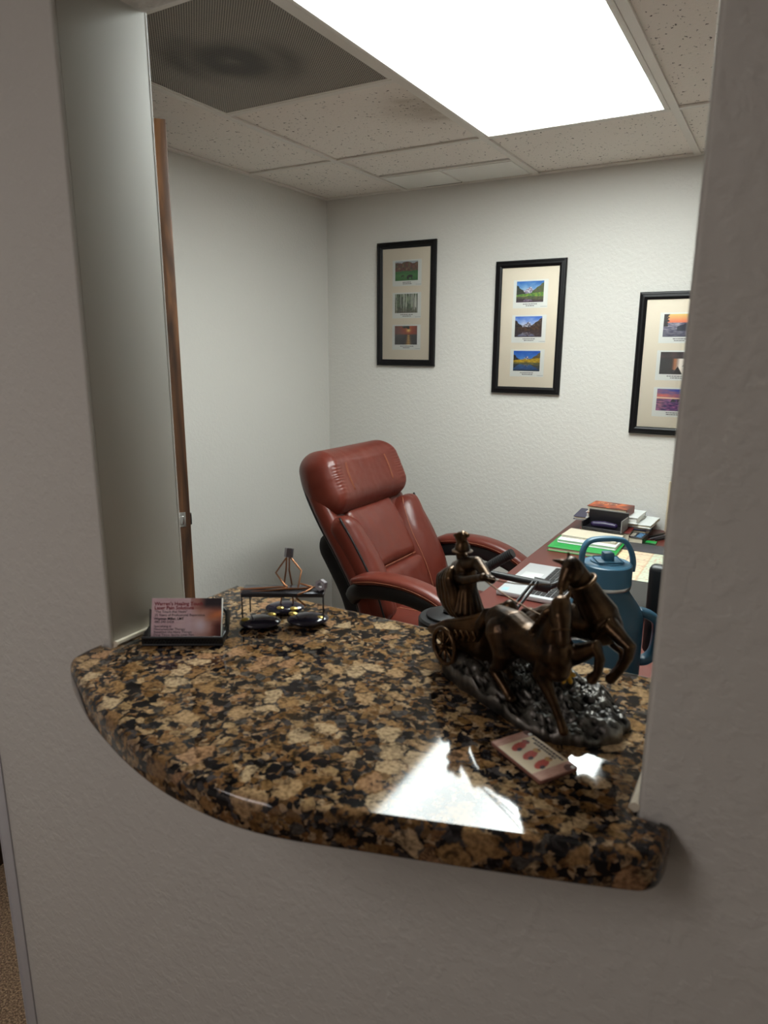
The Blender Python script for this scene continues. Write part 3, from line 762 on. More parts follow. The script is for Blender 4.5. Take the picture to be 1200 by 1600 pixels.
def picture(label, x0, x1, z0, z1, prints, rot=0):
    t = T('framed_picture', label, 'picture', ((x0+x1)/2, YB, (z0+z1)/2), 'framed landscape pictures on the back wall')
    w = .029; yb = YB-.002
    # moulding profile swept round the frame with mitred corners (offset inwards, depth)
    prof = [(0, 0), (0, .012), (.003, .017), (.008, .018), (.010, .0155), (.019, .0165), (.021, .014), (.0265, .0115), (w, .009), (w, 0)]
    bm = NB(); rings = []
    for cx, cz, sx, sz in ((x0, z0, 1, 1), (x1, z0, -1, 1), (x1, z1, -1, -1), (x0, z1, 1, -1)):
        rings.append([bm.verts.new((cx+sx*a, yb-d, cz+sz*a)) for a, d in prof])
    for i in range(4):
        A, B = rings[i], rings[(i+1) % 4]
        for k in range(len(prof)): bm.faces.new((A[k], A[(k+1) % len(prof)], B[(k+1) % len(prof)], B[k]))
    t.part('frame', bm, BLACKF, smooth=False)
    b = NB(); abox(b, (x0+w-.002, yb-.006, z0+w-.002), (x1-w+.002, yb-.001, z1-w+.002)); mb = t.part('mat_board', b, CREAM, smooth=False)
    H = z1-z0; W_ = x1-x0; pw, ph = .152, .116
    for i, fn in enumerate(prints):
        zc = z1-H*(.247+.2585*i); xc = (x0+x1)/2+.004
        b = NB(); abox(b, (xc-pw/2, yb-.0068, zc-ph/2), (xc+pw/2, yb-.0060, zc+ph/2)); sh = t.part('print', b, PAPER, smooth=False)
        M_ = Matrix(((1, 0, 0, xc-.062), (0, 0, -1, yb-.0072), (0, 1, 0, zc-.034), (0, 0, 0, 1)))
        paint('photograph', M_, .120, .086, fn, 72, 52, parent=sh, offset=t.loc)
        rnd = random.Random(i+int(abs(x0)*100)); bm = NB()
        for row, (wd, zz) in enumerate(((.055, -.043), (.04, -.050))):
            wd *= rnd.uniform(.8, 1.2)
            x = -wd/2
            while x < wd/2:
                l = rnd.uniform(.004, .010); abox(bm, (xc+x, yb-.0071, zc+zz), (xc+x+l, yb-.0069, zc+zz+.0028)); x += l+.002
        x = .048
        while x < .072: abox(bm, (xc+x, yb-.0071, zc-.053), (xc+x+.004, yb-.0069, zc-.0518)); x += .0055
        t.part('caption', bm, INK, smooth=False, under=sh)['kind'] = 'stuff'
    gl = NB(); abox(gl, (x0+w-.001, yb-.0092, z0+w-.001), (x1-w+.001, yb-.0080, z1-w+.001)); t.part('glass', gl, GLASS, smooth=False)
    return t
def glass_mat():
    m = bpy.data.materials.new('thin_picture_glass'); m.use_nodes = True; nt = m.node_tree
    nt.nodes.remove(nt.nodes['Principled BSDF']); out = nt.nodes['Material Output']
    tr = nt.nodes.new('ShaderNodeBsdfTransparent'); gl = nt.nodes.new('ShaderNodeBsdfGlossy'); gl.inputs['Roughness'].default_value = .02
    fr_ = nt.nodes.new('ShaderNodeFresnel'); fr_.inputs[0].default_value = 1.45; mx = nt.nodes.new('ShaderNodeMixShader')
    nt.links.new(fr_.outputs[0], mx.inputs[0]); nt.links.new(tr.outputs[0], mx.inputs[1]); nt.links.new(gl.outputs[0], mx.inputs[2]); nt.links.new(mx.outputs[0], out.inputs[0])
    return m
GLASS = glass_mat()
dz = CZ-1.55
picture('tall black frame with horses in a green field, trees and an orange sunset', -1.764, -1.454, 1.469+dz, 2.031+dz, [horses_field, aspens, sea_sunset])
picture('tall black frame with three photographs of mountain lakes under blue sky', -1.164, -.855, 1.358+dz, 1.917+dz, [
    bells((44, 112, 190), (176, 206, 228), (128, 112, 140), (36, 56, 42), ((60, 120, 50), (146, 170, 66)), (74, 50, 70), .27),
    bells((70, 120, 210), (222, 228, 244), (70, 66, 90), (34, 28, 34), ((44, 36, 38), (96, 66, 46)), (60, 50, 62), .34),
    bells((26, 92, 190), (90, 150, 214), (70, 76, 120), (30, 30, 36), ((150, 120, 30), (214, 178, 50)), (40, 60, 76), .44)])
picture('tall black frame with seaside sunset photographs, cut off by the right jamb', -.555, -.245, 1.214+dz, 1.770+dz, [beach_sunset, sea_stack, purple_sea])

# ================================================================== bronze chariot group
SO = Vector((-.20, .655, ZK)); SD = Vector((.866, -.5, 0)); SN = Vector((.5, .866, 0))
def LW(s, n, z): return SO+SD*s+SN*n+Vector((0, 0, z))
def LP(u, v, n):                                   # photo point on the upright plane n of the group
    d = ray(u, v); t = ((SO-EYE).dot(SN)+n)/d.dot(SN); return EYE+d*t
cg = T('chariot_statue', 'dark bronze statue of a helmeted charioteer driving two rearing horses', 'statue', SO)
# rock
def rock():
    bm = NB(); NA, NR = 200, 60; c0, c1 = -.017, .014
    def hgt(s, n, r):
        h = .0165+.009*fbm(s*26, n*42, 1.7)+.006*fbm(s*60, n*130, 4.2)+.0035*fbm(s*190, n*330, 9.1)+.012*math.exp(-((s+.06)/.05)**2)+.006*math.exp(-((n-.03)/.03)**2)
        return max(.006, h*(1-.35*r**6))
    rings = []
    for i in range(NR+1):
        r = i/NR; ring = []
        for k in range(NA):
            a = 2*PI*k/NA
            e = 1+.07*fbm(math.cos(a)*1.6, math.sin(a)*1.6, .4)+.03*fbm(math.cos(a)*6, math.sin(a)*6, 2)
            s = c0+.119*e*r*math.copysign(abs(math.cos(a))**.8, math.cos(a)); n = c1+.060*e*r*math.copysign(abs(math.sin(a))**.8, math.sin(a))
            ring.append(bm.verts.new(LW(s, n, hgt(s, n, r))))
            if i == 0: break
        rings.append(ring)
    foot = [bm.verts.new((v.co-SO-SD*c0-SN*c1)*1.015+SO+SD*c0+SN*c1) for v in rings[-1]]
    for v in foot: v.co.z = ZK+.0005
    rings.append(foot)
    for A, B in zip(rings, rings[1:]):
        for k in range(NA):
            k2 = (k+1) % NA
            if len(A) == 1: bm.faces.new((A[0], B[k], B[k2]))
            else: bm.faces.new((A[k], B[k], B[k2], A[k2]))
    bm.faces.new(foot[::-1])
    return bm
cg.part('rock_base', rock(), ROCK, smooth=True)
def horse(bm, q):
    for pts, rad in q: capsule(bm, pts, rad)
# near horse
n0 = -.022
bm = NB()
W3 = lambda s, n, z: LW(s, n0+n, z)
horse(bm, [
    ([W3(-.026, 0, .088), W3(-.006, 0, .086), W3(.016, 0, .082), W3(.038, 0, .082), W3(.058, -.001, .086)], [.0165, .0205, .0190, .0190, .0185]),
    ([W3(.060, 0, .080), W3(.062, -.001, .070)], [.0165, .012]),
    ([W3(.052, 0, .096), W3(.058, -.002, .112), W3(.063, -.004, .126), W3(.066, -.006, .136)], [.0175, .0140, .0112, .0092]),
    ([W3(.066, -.007, .137), W3(.072, -.012, .128), W3(.079, -.016, .116), W3(.082, -.018, .110)], [.0094, .0096, .0070, .0064]),
    ([W3(.0675, -.009, .126), W3(.0705, -.012, .121)], [.0092, .0080]),
    ([W3(.061, -.003, .143), W3(.0595, -.0015, .151)], [.0030, .0012]), ([W3(.068, -.002, .143), W3(.069, .001, .151)], [.0030, .0012]),
    ([W3(.054, -.008, .076), W3(.050, -.010, .062), W3(.060, -.010, .050), W3(.071, -.010, .037), W3(.078, -.010, .027), W3(.083, -.010, .019)], [.0115, .0092, .0062, .0046, .0044, .0052]),
    ([W3(.060, .010, .080), W3(.080, .011, .092), W3(.096, .011, .104), W3(.100, .011, .094), W3(.099, .011, .080), W3(.093, .011, .071)], [.0115, .0090, .0066, .0052, .0044, .0056]),
    ([W3(-.012, -.009, .082), W3(-.002, -.011, .062), W3(-.010, -.011, .048), W3(-.019, -.011, .038), W3(-.006, -.011, .028), W3(.004, -.011, .021), W3(.010, -.011, .017)], [.0175, .0135, .0085, .0062, .0050, .0044, .0054]),
    ([W3(-.016, .010, .080), W3(-.012, .012, .060), W3(-.024, .012, .046), W3(-.034, .012, .038), W3(-.026, .012, .028), W3(-.020, .012, .021)], [.0170, .0130, .0080, .0062, .0046, .0054]),
    ([W3(-.036, 0, .094), W3(-.045, -.002, .090), W3(-.052, -.005, .074), W3(-.055, -.007, .056)], [.005, .0062, .0065, .003]),
])
for i in range(7):
    t = i/6; capsule(bm, [W3(.040+.024*t, -.001-.004*t, .108+.030*t), W3(.032+.025*t, -.010-.007*t, .099+.030*t)], [.0056, .0032])
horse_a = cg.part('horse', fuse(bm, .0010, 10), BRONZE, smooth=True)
bm = NB()
ringc = W3(.074, -.0135, .1225); ax = (W3(.082, -.018, .108)-W3(.066, -.007, .137)).normalized(); o1 = ax.orthogonal().normalized(); o2 = ax.cross(o1)
sweep(bm, [ringc+ax*.006+(o1*math.cos(a)+o2*math.sin(a))*.0084 for a in [2*PI*k/16 for k in range(16)]], .0009, seg=6, closed=True)
cg.part('bridle', bm, BRONZE, smooth=True, under=horse_a)
# far horse, rearing higher, head turned back
bm = NB(); n1 = .034
F3 = lambda s, n, z: LW(s, n1+n, z)
chest = LP(942, 978, .032)
horse(bm, [
    ([F3(-.030, 0, .072), F3(-.012, 0, .080), F3(.010, 0, .088), F3(.034, -.001, .098), chest], [.0165, .0200, .0185, .0190, .0195]),
    ([LP(938, 962, .031), LP(922, 935, .026), LP(908, 908, .018), LP(896, 886, .010)], [.0185, .0150, .0118, .0094]),
    ([LP(894, 883, .010), LP(889, 893, .004), LP(882, 908, -.002), LP(879, 917, -.004)], [.0088, .0084, .0062, .0056]),
    ([LP(898, 893, .008), LP(894, 901, .004)], [.0085, .007]),
    ([LP(890, 874, .010), LP(888, 863, .010)], [.0030, .0013]), ([LP(878, 878, .004), LP(864, 875, .002)], [.0030, .0013]),
    ([LP(938, 990, .026), LP(956, 980, .026), LP(972, 1000, .026), LP(985, 1012, .026), LP(982, 1026, .026), LP(973, 1042, .026), LP(963, 1053, .026), LP(954, 1061, .026)], [.0125, .0092, .0074, .0062, .0050, .0044, .0042, .0054]),
    ([LP(932, 992, .042), LP(950, 990, .044), LP(966, 1008, .044), LP(976, 1019, .044), LP(974, 1032, .044), LP(966, 1046, .044), LP(958, 1056, .044)], [.0120, .0092, .0072, .0060, .0046, .0042, .0050]),
    ([F3(-.016, -.010, .074), F3(-.004, -.011, .054), F3(-.014, -.011, .042), F3(-.022, -.011, .036), F3(-.012, -.011, .026), F3(-.006, -.011, .020)], [.0165, .0125, .0080, .0060, .0046, .0052]),
    ([F3(-.020, .010, .074), F3(-.010, .011, .054), F3(-.022, .011, .042), F3(-.030, .011, .036), F3(-.022, .011, .026), F3(-.018, .011, .020)], [.0165, .0125, .0080, .0060, .0046, .0052]),
    ([F3(-.040, 0, .082), F3(-.050, 0, .078), F3(-.056, 0, .062)], [.005, .006, .003]),
])
for i in range(8):
    t = i/7; a = LP(915-26*t, 948-66*t, .030-.018*t); capsule(bm, [a, a+Vector((-.006, .0, -.009))], [.0046, .0024])
horse_b = cg.part('horse', fuse(bm, .0010, 10), BRONZE, smooth=True)
bm = NB(); cc = LP(911, 909, .017); ax = (LP(922, 935, .026)-LP(896, 886, .010)).normalized(); o1 = ax.orthogonal().normalized(); o2 = ax.cross(o1)
sweep(bm, [cc+(o1*math.cos(a)+o2*math.sin(a))*.0128 for a in [2*PI*k/24 for k in range(24)]], .0017, seg=8, closed=True)
cg.part('collar', bm, BRONZE, smooth=True, under=horse_b)
# chariot
bm = NB()
plan = smoothpath([(-.153, -.027, .034), (-.139, -.029, .040), (-.115, -.031, .055), (-.085, -.030, .068), (-.060, -.024, .081), (-.050, .000, .092), (-.060, .024, .081), (-.085, .030, .068), (-.115, .031, .055), (-.139, .029, .040), (-.153, .027, .034)], 6)
plan = [p+Vector((0, .004, 0)) for p in plan]
outer, inner = [], []
for p in plan:
    out_ = Vector((p.x+.10, p.y, 0)); out_.normalize()
    cols = []
    for t in (0, .3, .6, .85, 1):
        z = .026+(p.z-.026)*t; fl = .004*math.sin(t*PI)+.003*t
        cols.append((LW(*(Vector((p.x, p.y, z))+out_*fl)), LW(*(Vector((p.x, p.y, z))+out_*(fl-.0035)))))
    outer.append([bm.verts.new(c[0]) for c in cols]); inner.append([bm.verts.new(c[1]) for c in cols])
for i in range(len(plan)-1):
    for j in range(4):
        bm.faces.new((outer[i][j], outer[i+1][j], outer[i+1][j+1], outer[i][j+1])); bm.faces.new((inner[i][j], inner[i][j+1], inner[i+1][j+1], inner[i+1][j]))
    bm.faces.new((outer[i][4], outer[i+1][4], inner[i+1][4], inner[i][4])); bm.faces.new((outer[i][0], inner[i][0], inner[i+1][0], outer[i+1][0]))
for i in (0, -1):
    for j in range(4): bm.faces.new((outer[i][j], outer[i][j+1], inner[i][j+1], inner[i][j]))
sweep(bm, [LW(p.x, p.y, p.z+.001) for p in plan], .0028, seg=8)
chb = cg.part('chariot_basket', bm, BRONZE, smooth=None)
bm = NB(); fl = [(-.150, -.024), (-.10, -.027), (-.065, -.020), (-.055, .004), (-.065, .028), (-.10, .035), (-.150, .032)]
vs = [bm.verts.new(LW(s, n, .026)) for s, n in fl]; f = bm.faces.new(vs); r = bmesh.ops.extrude_face_region(bm, geom=[f])
for q in r['geom']:
    if isinstance(q, bmesh.types.BMVert): q.co.z += .004
cg.part('chariot_floor', bm, BRONZE, smooth=False, under=chb)
bm = NB(); rn = random.Random(3)                    # raised scrollwork on the side
for i in range(7):
    s = -.125+.0105*i; z = .036+.0034*i
    sweep(bm, smoothpath([LW(s, -.0325, z), LW(s+.005, -.0345, z+.010), LW(s+.010, -.0335, z+.004), LW(s+.007, -.0335, z-.001)], 4), .0012, seg=6)
cg.part('scrollwork', bm, BRONZE, smooth=True, under=chb)
for nn in (-.040, .044):
    bm = NB(); wc = (-.100, .034); R = .0205
    cir = [LW(wc[0]+R*math.cos(a), nn, wc[1]+R*math.sin(a)) for a in [2*PI*k/36 for k in range(36)]]
    sweep(bm, cir, [(.0030, .0028)]*36, side=SN, seg=10, closed=True)
    wh = cg.part('wheel', bm, BRONZE, smooth=True)
    for k in range(8):
        a = 2*PI*k/8+.2
        bm = NB(); sweep(bm, [LW(wc[0]+.003*math.cos(a), nn, wc[1]+.003*math.sin(a)), LW(wc[0]+(R-.002)*math.cos(a), nn, wc[1]+(R-.002)*math.sin(a))], [.0016, .0012], seg=8); cg.part('spoke', bm, BRONZE, smooth=True, under=wh)
    bm = NB(); sg = -1 if nn < 0 else 1
    capsule(bm, [LW(wc[0], nn-sg*.006, wc[1]), LW(wc[0], nn+sg*.0035, wc[1])], [.0048, .0036]); cg.part('hub', bm, BRONZE, smooth=True, under=wh)
bm = NB(); sweep(bm, [LW(-.100, -.042, .034), LW(-.100, .046, .034)], .0025, seg=8); sweep(bm, [LW(-.06, .006, .030), LW(-.03, .006, .050), LW(.03, .006, .085)], [.003, .003, .0026], seg=8)
cg.part('axle_pole', bm, BRONZE, smooth=True)
bm = NB(); capsule(bm, [LP(793, 952, -.004), LP(796, 948, -.004)], [.0080, .0078]); capsule(bm, [LP(793, 955, -.004), LP(780, 968, -.004), LP(768, 985, .0)], [.0045, .0035, .0035])
cg.part('rail_finial', fuse(bm, .001, 3), BRONZE, smooth=True)
bm = NB(); capsule(bm, [LP(694, 1014, -.03), LP(702, 1018, -.03)], [.009, .010]); capsule(bm, [LP(702, 1018, -.03), LP(745, 1045, -.03)], [.010, .008])
cg.part('boulder', fuse(bm, .0012, 3), ROCK, smooth=True)
# charioteer
bm = NB(); c = .0
Q = lambda u, v, n=0.0: LP(u, v, n)
horse(bm, [
    ([Q(731, 950), Q(731, 935), Q(730, 918), Q(728, 902), Q(727, 888)], [.0130, .0135, .0115, .0128, .0130]),
    ([Q(713, 886, .004), Q(727, 882), Q(745, 880, -.004)], [.0075, .0095, .0078]),
    ([Q(723, 882), Q(722, 872)], [.0062, .0058]),
    ([Q(722, 868), Q(722.5, 859)], [.0072, .0078]),
    ([Q(727.5, 866, -.007), Q(729, 868, -.009)], [.0022, .0016]),
    ([Q(711, 889, .002), Q(711, 903, -.006), Q(728, 907, -.016), Q(750, 903, -.020), Q(755, 902, -.021)], [.0068, .0062, .0052, .0042, .0046]),
    ([Q(747, 881, -.004), Q(756, 893, -.008), Q(763, 903, -.012), Q(769, 906, -.014)], [.0070, .0058, .0046, .0044]),
    ([Q(724, 945, -.006), Q(722, 970, -.006), Q(720, 985, -.004)], [.0085, .0068, .0060]),
    ([Q(740, 945, .004), Q(748, 962, .004), Q(744, 980, .006)], [.0090, .0068, .0060]),
])
for i in range(9):                                  # pleats of the tunic
    a = -1.9+i*.42; p0, p1 = Q(730, 922), Q(731, 952)
    off = RT*math.sin(a)-Vector((-FW.x, -FW.y, 0)).normalized()*-math.cos(a)
    capsule(bm, [p0+off*.010, p1+off*.0158], [.0026, .0038])
man = cg.part('charioteer', fuse(bm, .0009, 3), BRONZE, smooth=True)
bm = NB()                                           # helmet with brim, cheek guards and crest
hm = frame(Q(722.5, 858), (SD*.8-SN*.45))
lathe_p = [(.0001, .0125), (.004, .0115), (.0072, .0082), (.0088, .003), (.0092, .0), (.0125, -.0016), (.0122, -.0028), (.0085, -.0022), (.0001, -.002)]
t0 = len(bm.verts); lathe(bm, lathe_p, seg=24)
for v in bm.verts: v.co = hm @ v.co
sweep(bm, [hm @ Vector((-.0075, 0, .004)), hm @ Vector((-.010, 0, -.006)), hm @ Vector((-.010, 0, -.016))], [(.007, .002), (.007, .002), (.005, .0016)], side=(hm.to_3x3() @ Vector((0, 1, 0))), seg=10)
cr = smoothpath([hm @ Vector(p) for p in ((-.0095, 0, .010), (-.005, 0, .0165), (.001, 0, .0185), (.007, 0, .0160), (.0095, 0, .0170))], 4)
sweep(bm, cr, [(.0022, .004)]*len(cr), side=(hm.to_3x3() @ Vector((0, 1, 0))), seg=10, power=3)
sweep(bm, [Q(722, 849), Q(720.5, 841), Q(719, 833)], [(.0065, .0045), (.0068, .0045), (.0085, .006)], side=RT, seg=12, power=4)
sweep(bm, [Q(717, 836), Q(728, 835.5), Q(732, 836.5)], [(.004, .0035), (.004, .003), (.002, .002)], side=(0, 0, 1), seg=8)
cg.part('helmet', bm, BRONZE, smooth=None, under=man)
bm = NB()                                           # billowing cape in folds
for i, (ub, vb, nn) in enumerate(((689, 918, .012), (692, 924, .004), (697, 930, -.004), (703, 932, -.010), (709, 934, -.014), (695, 915, .020), (704, 915, .024))):
    capsule(bm, smoothpath([Q(712+i*.6, 887, .006-.001*i), Q((ub+704)/2-4, 897, nn), Q(ub, vb-6, nn), Q(ub+3, vb+14, nn), Q(ub+12, vb+27, nn*.6)], 4), [.0052]*5+[.0066]*7+[.0060]*5)
cg.part('cape', fuse(bm, .0010, 2), BRONZE, smooth=True, under=man)
for a, bq, k in (((752, 903, -.020), (882, 978, -.038), .0), ((754, 902, -.021), (880, 912, -.003), .004)):
    p, q = Q(*a), Q(*bq); bm = NB()
    sweep(bm, [p.lerp(q, t/16)+Vector((0, 0, -.004*math.sin(PI*t/16)+k*0)) for t in range(17)], .0008, seg=6)
    cg.part('rein', bm, BRONZE, smooth=True)
bm = NB(); capsule(bm, [LP(886, 1068, .006), LP(890, 1065, .006)], [.0065, .006]); cg.part('pebble', fuse(bm, .001, 2), ROCK, smooth=True)
bm = NB()
for a in range(6):
    th = a*PI/3; cpt = LP(886, 1057, .0); e_ = RT*math.cos(th)+UP*math.sin(th)
    sweep(bm, smoothpath([cpt, cpt+e_*.004+Vector((0, 0, .002)), cpt+e_*.0085], 3), [(.0010, .0006)]+[(.0022, .0007)]*5+[(.0008, .0005)], side=FW.cross(e_), seg=8)
cg.part('yellow_tassel', bm, YELLOW, smooth=True)
cg.o.children[-1]['label'] = 'small yellow tassel'

# ================================================================== little printed card by the statue
cA, cB, cC, cD = (onz(*q, ZK+.004) for q in ((768, 1156), (822, 1142), (908, 1198), (840, 1222)))
ex = ((cD-cA)+(cC-cB)).normalized(); ey = Vector((-ex.y, ex.x, 0)); wd = ((cD-cA).length+(cC-cB).length)/2; hh = ((cB-cA).length+(cC-cD).length)/2
ctr = (cA+cB+cC+cD)/4; org = ctr-ex*wd/2-ey*hh/2; org.z = ZK+.0005
cdm = frame(org, ex)
pc = T('printed_card', 'small cream card with three red figures lying beside the statue base', 'card', ctr)
bm = NB(); ol = []
for cx, cy, a0 in ((wd-.003, .003, -90), (wd-.003, hh-.003, 0), (.003, hh-.003, 90), (.003, .003, 180)):
    for k in range(5): a = math.radians(a0+22.5*k); ol.append((cx+.003*math.cos(a), cy+.003*math.sin(a)))
prism(bm, ol, 0, .0032, bev=.0004, seg=1)
for v in bm.verts: v.co = cdm @ v.co
pc.part('plaque', bm, mat('pink_brown_card_edge', S(150, 104, 90), .3), smooth=False)
def birds(x, y):
    c = (226, 208, 176)
    if x < .15 or x > .84: c = mixc((206, 164, 146), (190, 142, 124), .5+fbm(x*30, y*5))
    for bx in (.27, .50, .73):
        dx, dy = (x-bx)*wd, (y-.42)*hh
        u, v = dx*.96+dy*.28, -dx*.28+dy*.96
        if (u/.0050)**2+(v/.0100)**2 < 1: c = mixc((176, 52, 40), (206, 84, 60), .5+fbm(x*40, y*30))
        if ((u-.0032)/.0022)**2+((v+.004)/.0034)**2 < 1: c = (60, 36, 48)
        if (u/.0038)**2+((v-.0112)/.0036)**2 < 1: c = (196, 146, 84) if bx > .4 else (170, 70, 56)
        if ((u-.001)/.0016)**2+((v-.0135)/.0015)**2 < 1: c = (96, 64, 60)
    if math.hypot((x-.97)*wd, (y-.86)*hh) < .0062 or math.hypot((x-.06)*wd, (y-1.0)*hh) < .0065: c = (96, 52, 44)
    return c
paint('printed_face', cdm @ Matrix.Translation((.0008, .0008, .0034)), wd-.0016, hh-.0016, birds, 120, 72, parent=pc.o, offset=pc.loc)
bm = NB(); rnd = random.Random(5)
for yy, x0_, x1_ in ((.86, .20, .78), (.77, .30, .72)):
    x = x0_*wd
    while x < x1_*wd:
        l = rnd.uniform(.0012, .0034); abox(bm, (x, yy*hh, .0034), (x+l, yy*hh+.0026, .00355), cdm); x += l+.0009
pc.part('lettering', bm, INK, smooth=False)['kind'] = 'stuff'
for q in ((.965, .90), (.12, .93)):
    bm = NB(); ellipsoid(bm, cdm @ Vector((q[0]*wd, q[1]*hh, .0036)), (.0022, .0022, .0009)); pc.part('bumper_glint', bm, PAPER, smooth=True)  # clear corner bumps, coloured white for their glint

# ================================================================== business card holder
bL, bR = Vector((-.669, .561, ZK)), Vector((-.589, .609, ZK)); bx = (bR-bL).normalized(); bn = Vector((bx.y, -bx.x, 0)); mid = (bL+bR)/2
ho = T('card_holder', 'black wire mesh business card holder at the left jamb', 'card holder', mid)
hm = frame(mid, bx)                                  # local x along the card, -y towards the viewer
HWD = .050
bm = NB()
abox(bm, (-HWD, -.016, .0005), (HWD, .030, .0030), hm, bev=.001)
ho.part('tray', bm, BLACKM)
bm = NB()
sweep(bm, [hm @ Vector(p) for p in ((-HWD, .0, .012), (-HWD, -.016, .011), (HWD, -.016, .011), (HWD, .0, .012))], .0022, seg=10)
sweep(bm, [hm @ Vector(p) for p in ((-HWD, -.016, .002), (HWD, -.016, .002))], .0018, seg=8)
ho.part('front_rim', bm, BLACKM)
bm = NB()
nx = 26
for i in range(nx):
    for sg in (-1, 1):
        x0_ = -HWD+2*HWD*i/nx; x1_ = x0_+sg*2*HWD/nx*1.5
        if abs(x1_) <= HWD: sweep(bm, [hm @ Vector((x0_, -.016, .0025)), hm @ Vector((x1_, -.016, .0105))], .00042, seg=4)
abox(bm, (-HWD, -.0146, .002), (HWD, -.0140, .0108), hm)
m_ = ho.part('front_mesh', bm, BLACKM); m_['kind'] = 'stuff'
lean = math.radians(20)
def up(x, t, o=0): return hm @ Vector((x, .000+t*math.sin(lean)+o*math.cos(lean), .0035+t*math.cos(lean)-o*math.sin(lean)))
bm = NB(); sweep(bm, smoothpath([up(.046, 0, .012), up(.049, .02, .012), up(.047, .034, .012), up(.035, .041, .012), up(0, .043, .012), up(-.030, .041, .012), up(-.038, .034, .012), up(-.040, .02, .012), up(-.040, 0, .012)], 5), .0020, seg=8)
for i in range(11):
    x = -.038+.0085*i; sweep(bm, [up(x, 0, .0125), up(x, .040, .0125)], .0005, seg=4)
for i in range(6): sweep(bm, [up(-.039, .005+.006*i, .0125), up(.048, .005+.006*i, .0125)], .0005, seg=4)
ho.part('back_mesh', bm, BLACKM, smooth=True)['kind'] = 'stuff'


for sg in (-1, 1):
    bm = NB(); sweep(bm, [hm @ Vector((sg*HWD, -.016, .006)), hm @ Vector((sg*HWD, .018, .010)), hm @ Vector((sg*HWD, .030, .030))], [(.0012, .006), (.0012, .007), (.0012, .012)], side=bx, seg=8); ho.part('side_plate', bm, BLACKM, smooth=None)
# the cards standing in it
cs = T('business_cards', 'stack of pink printed business cards standing in the mesh holder', 'business cards', mid+Vector((0, 0, .004)))
CW, CH = .089, .051
fmx = frame(up(-CW/2, .0, -.001), bx, up(0, 1)-up(0, 0)); 
# frame(): x along the card, z up the card -> swap to x,y plane
fm = Matrix((Vector((fmx[0][0], fmx[1][0], fmx[2][0])), Vector((fmx[0][2], fmx[1][2], fmx[2][2])), -Vector((fmx[0][1], fmx[1][1], fmx[2][1])))).transposed().to_4x4(); fm.translation = up(-CW/2, .0, -.001)
bm = NB(); abox(bm, (0, 0, -.0085), (CW, CH, -.0003), fm); cs.part('card_block', bm, PAPER, smooth=False)
def hand_photo(x, y):
    c = mixc((234, 206, 212), (224, 190, 200), .5+fbm(x*3, y*3)); 
    g = max(0, min(1, (x-.50)/.3)); c = mixc(c, (226, 196, 206), .5*math.exp(-((x-.62)/.10)**2-((y-.36)/.22)**2))
    if x > .55:
        w = mixc((206, 150, 132), (150, 84, 64), (x-.55)*1.6+.3*fbm(x*6, y*6)); c = mixc(c, w, min(1, (x-.55)/.14))
    c = mixc(c, (244, 226, 238), .95*math.exp(-((x-.70)/.13)**2-((y-.33)/.26)**2))
    d = (y-.70)-(.9-x)*.5
    if x > .66 and y > .70 and y > .62+.7*(x-.66)*.3: c = mixc(c, (40, 28, 40), min(1, (x-.66)*8)*min(1, (y-.70)*7))
    if x > .56 and y > .72: c = mixc(c, (160, 104, 96), .5*(1-min(1, max(0, (x-.66)*8))))
    if x > .84 and y < .45: c = mixc(c, (92, 40, 34), min(1, (x-.84)*9)*min(1, (.45-y)*6+.2))
    if x > .72 and .42 < y < .70: c = mixc(c, (226, 138, 90), min(1, (x-.74)*6)*math.exp(-((y-.52-.5*(x-.8))/.10)**2))
    return c
paint('card_face', fm @ Matrix.Translation((0, 0, .0000)), CW, CH, hand_photo, 110, 64, parent=cs.o, offset=cs.loc)
for s_, sz, x_, y_, mm, bo in (("Warren's Healing Touch", .0062, .0035, .0420, INKR, .00012), ("Laser Pain Solutions", .0062, .0035, .0368, INKR, .00012),
        ('"The Touch that Heals"', .0044, .0035, .0325, INK, 0), ("25 Years of Professional Experience", .0044, .0040, .0282, INK, 0),
        ("Wayman Miller, LMT", .0044, .0035, .0236, INK, .00012), ("480-290-5428", .0044, .0040, .0196, INK, 0), ("Specializing in", .0040, .0035, .0142, INK, 0),
        ("Neuromuscular Therapy", .0040, .0035, .0106, INK, 0), ("Repetitive Use Injury Therapy", .0040, .0035, .0070, INK, 0), ("Deep Tissue, Sports, Laser Pain", .0040, .0035, .0034, INK, 0)):
    text('card_text', s_, sz, fm @ Matrix.Translation((x_, y_, .00025)), mm, parent=cs.o, offset=cs.loc, sx=1.0, bold=bo)

# ================================================================== wire massage-table sculpture
ws = T('wire_figure_sculpture', 'copper wire masseur with nut head at a tiny table on dark stones', 'sculpture', onz(440, 965, ZK))
def wstone(u, v, dep, w, seed):
    p = onz(u, v, ZK+.005); rr = w/2; bm = NB(); h = .0062
    vs = ellipsoid(bm, (0, 0, 0), (rr, rr*.80, h), u=28, v=14)
    m_ = frame((p.x, p.y, ZK+h+.0004), RT)
    for q in vs:
        k = 1+.06*fbm(q.co.x*40, q.co.y*40, seed); q.co = m_ @ Vector((q.co.x*k, q.co.y*k, q.co.z))
    return ws.part('stone', bm, STONE, smooth=True)
s1 = wstone(407, 973, .905, .056, 1); s2 = wstone(481, 969, .920, .057, 2); s3 = wstone(445, 951, .985, .055, 3)
def dab(u, v, dep, r, under):
    c_ = onz(u, v, ZK+.0105); bm = NB(); ellipsoid(bm, c_, (r*1.25, r, r*.45), u=14, v=8); ws.part('gold_dab', bm, GOLD, smooth=True, under=under)
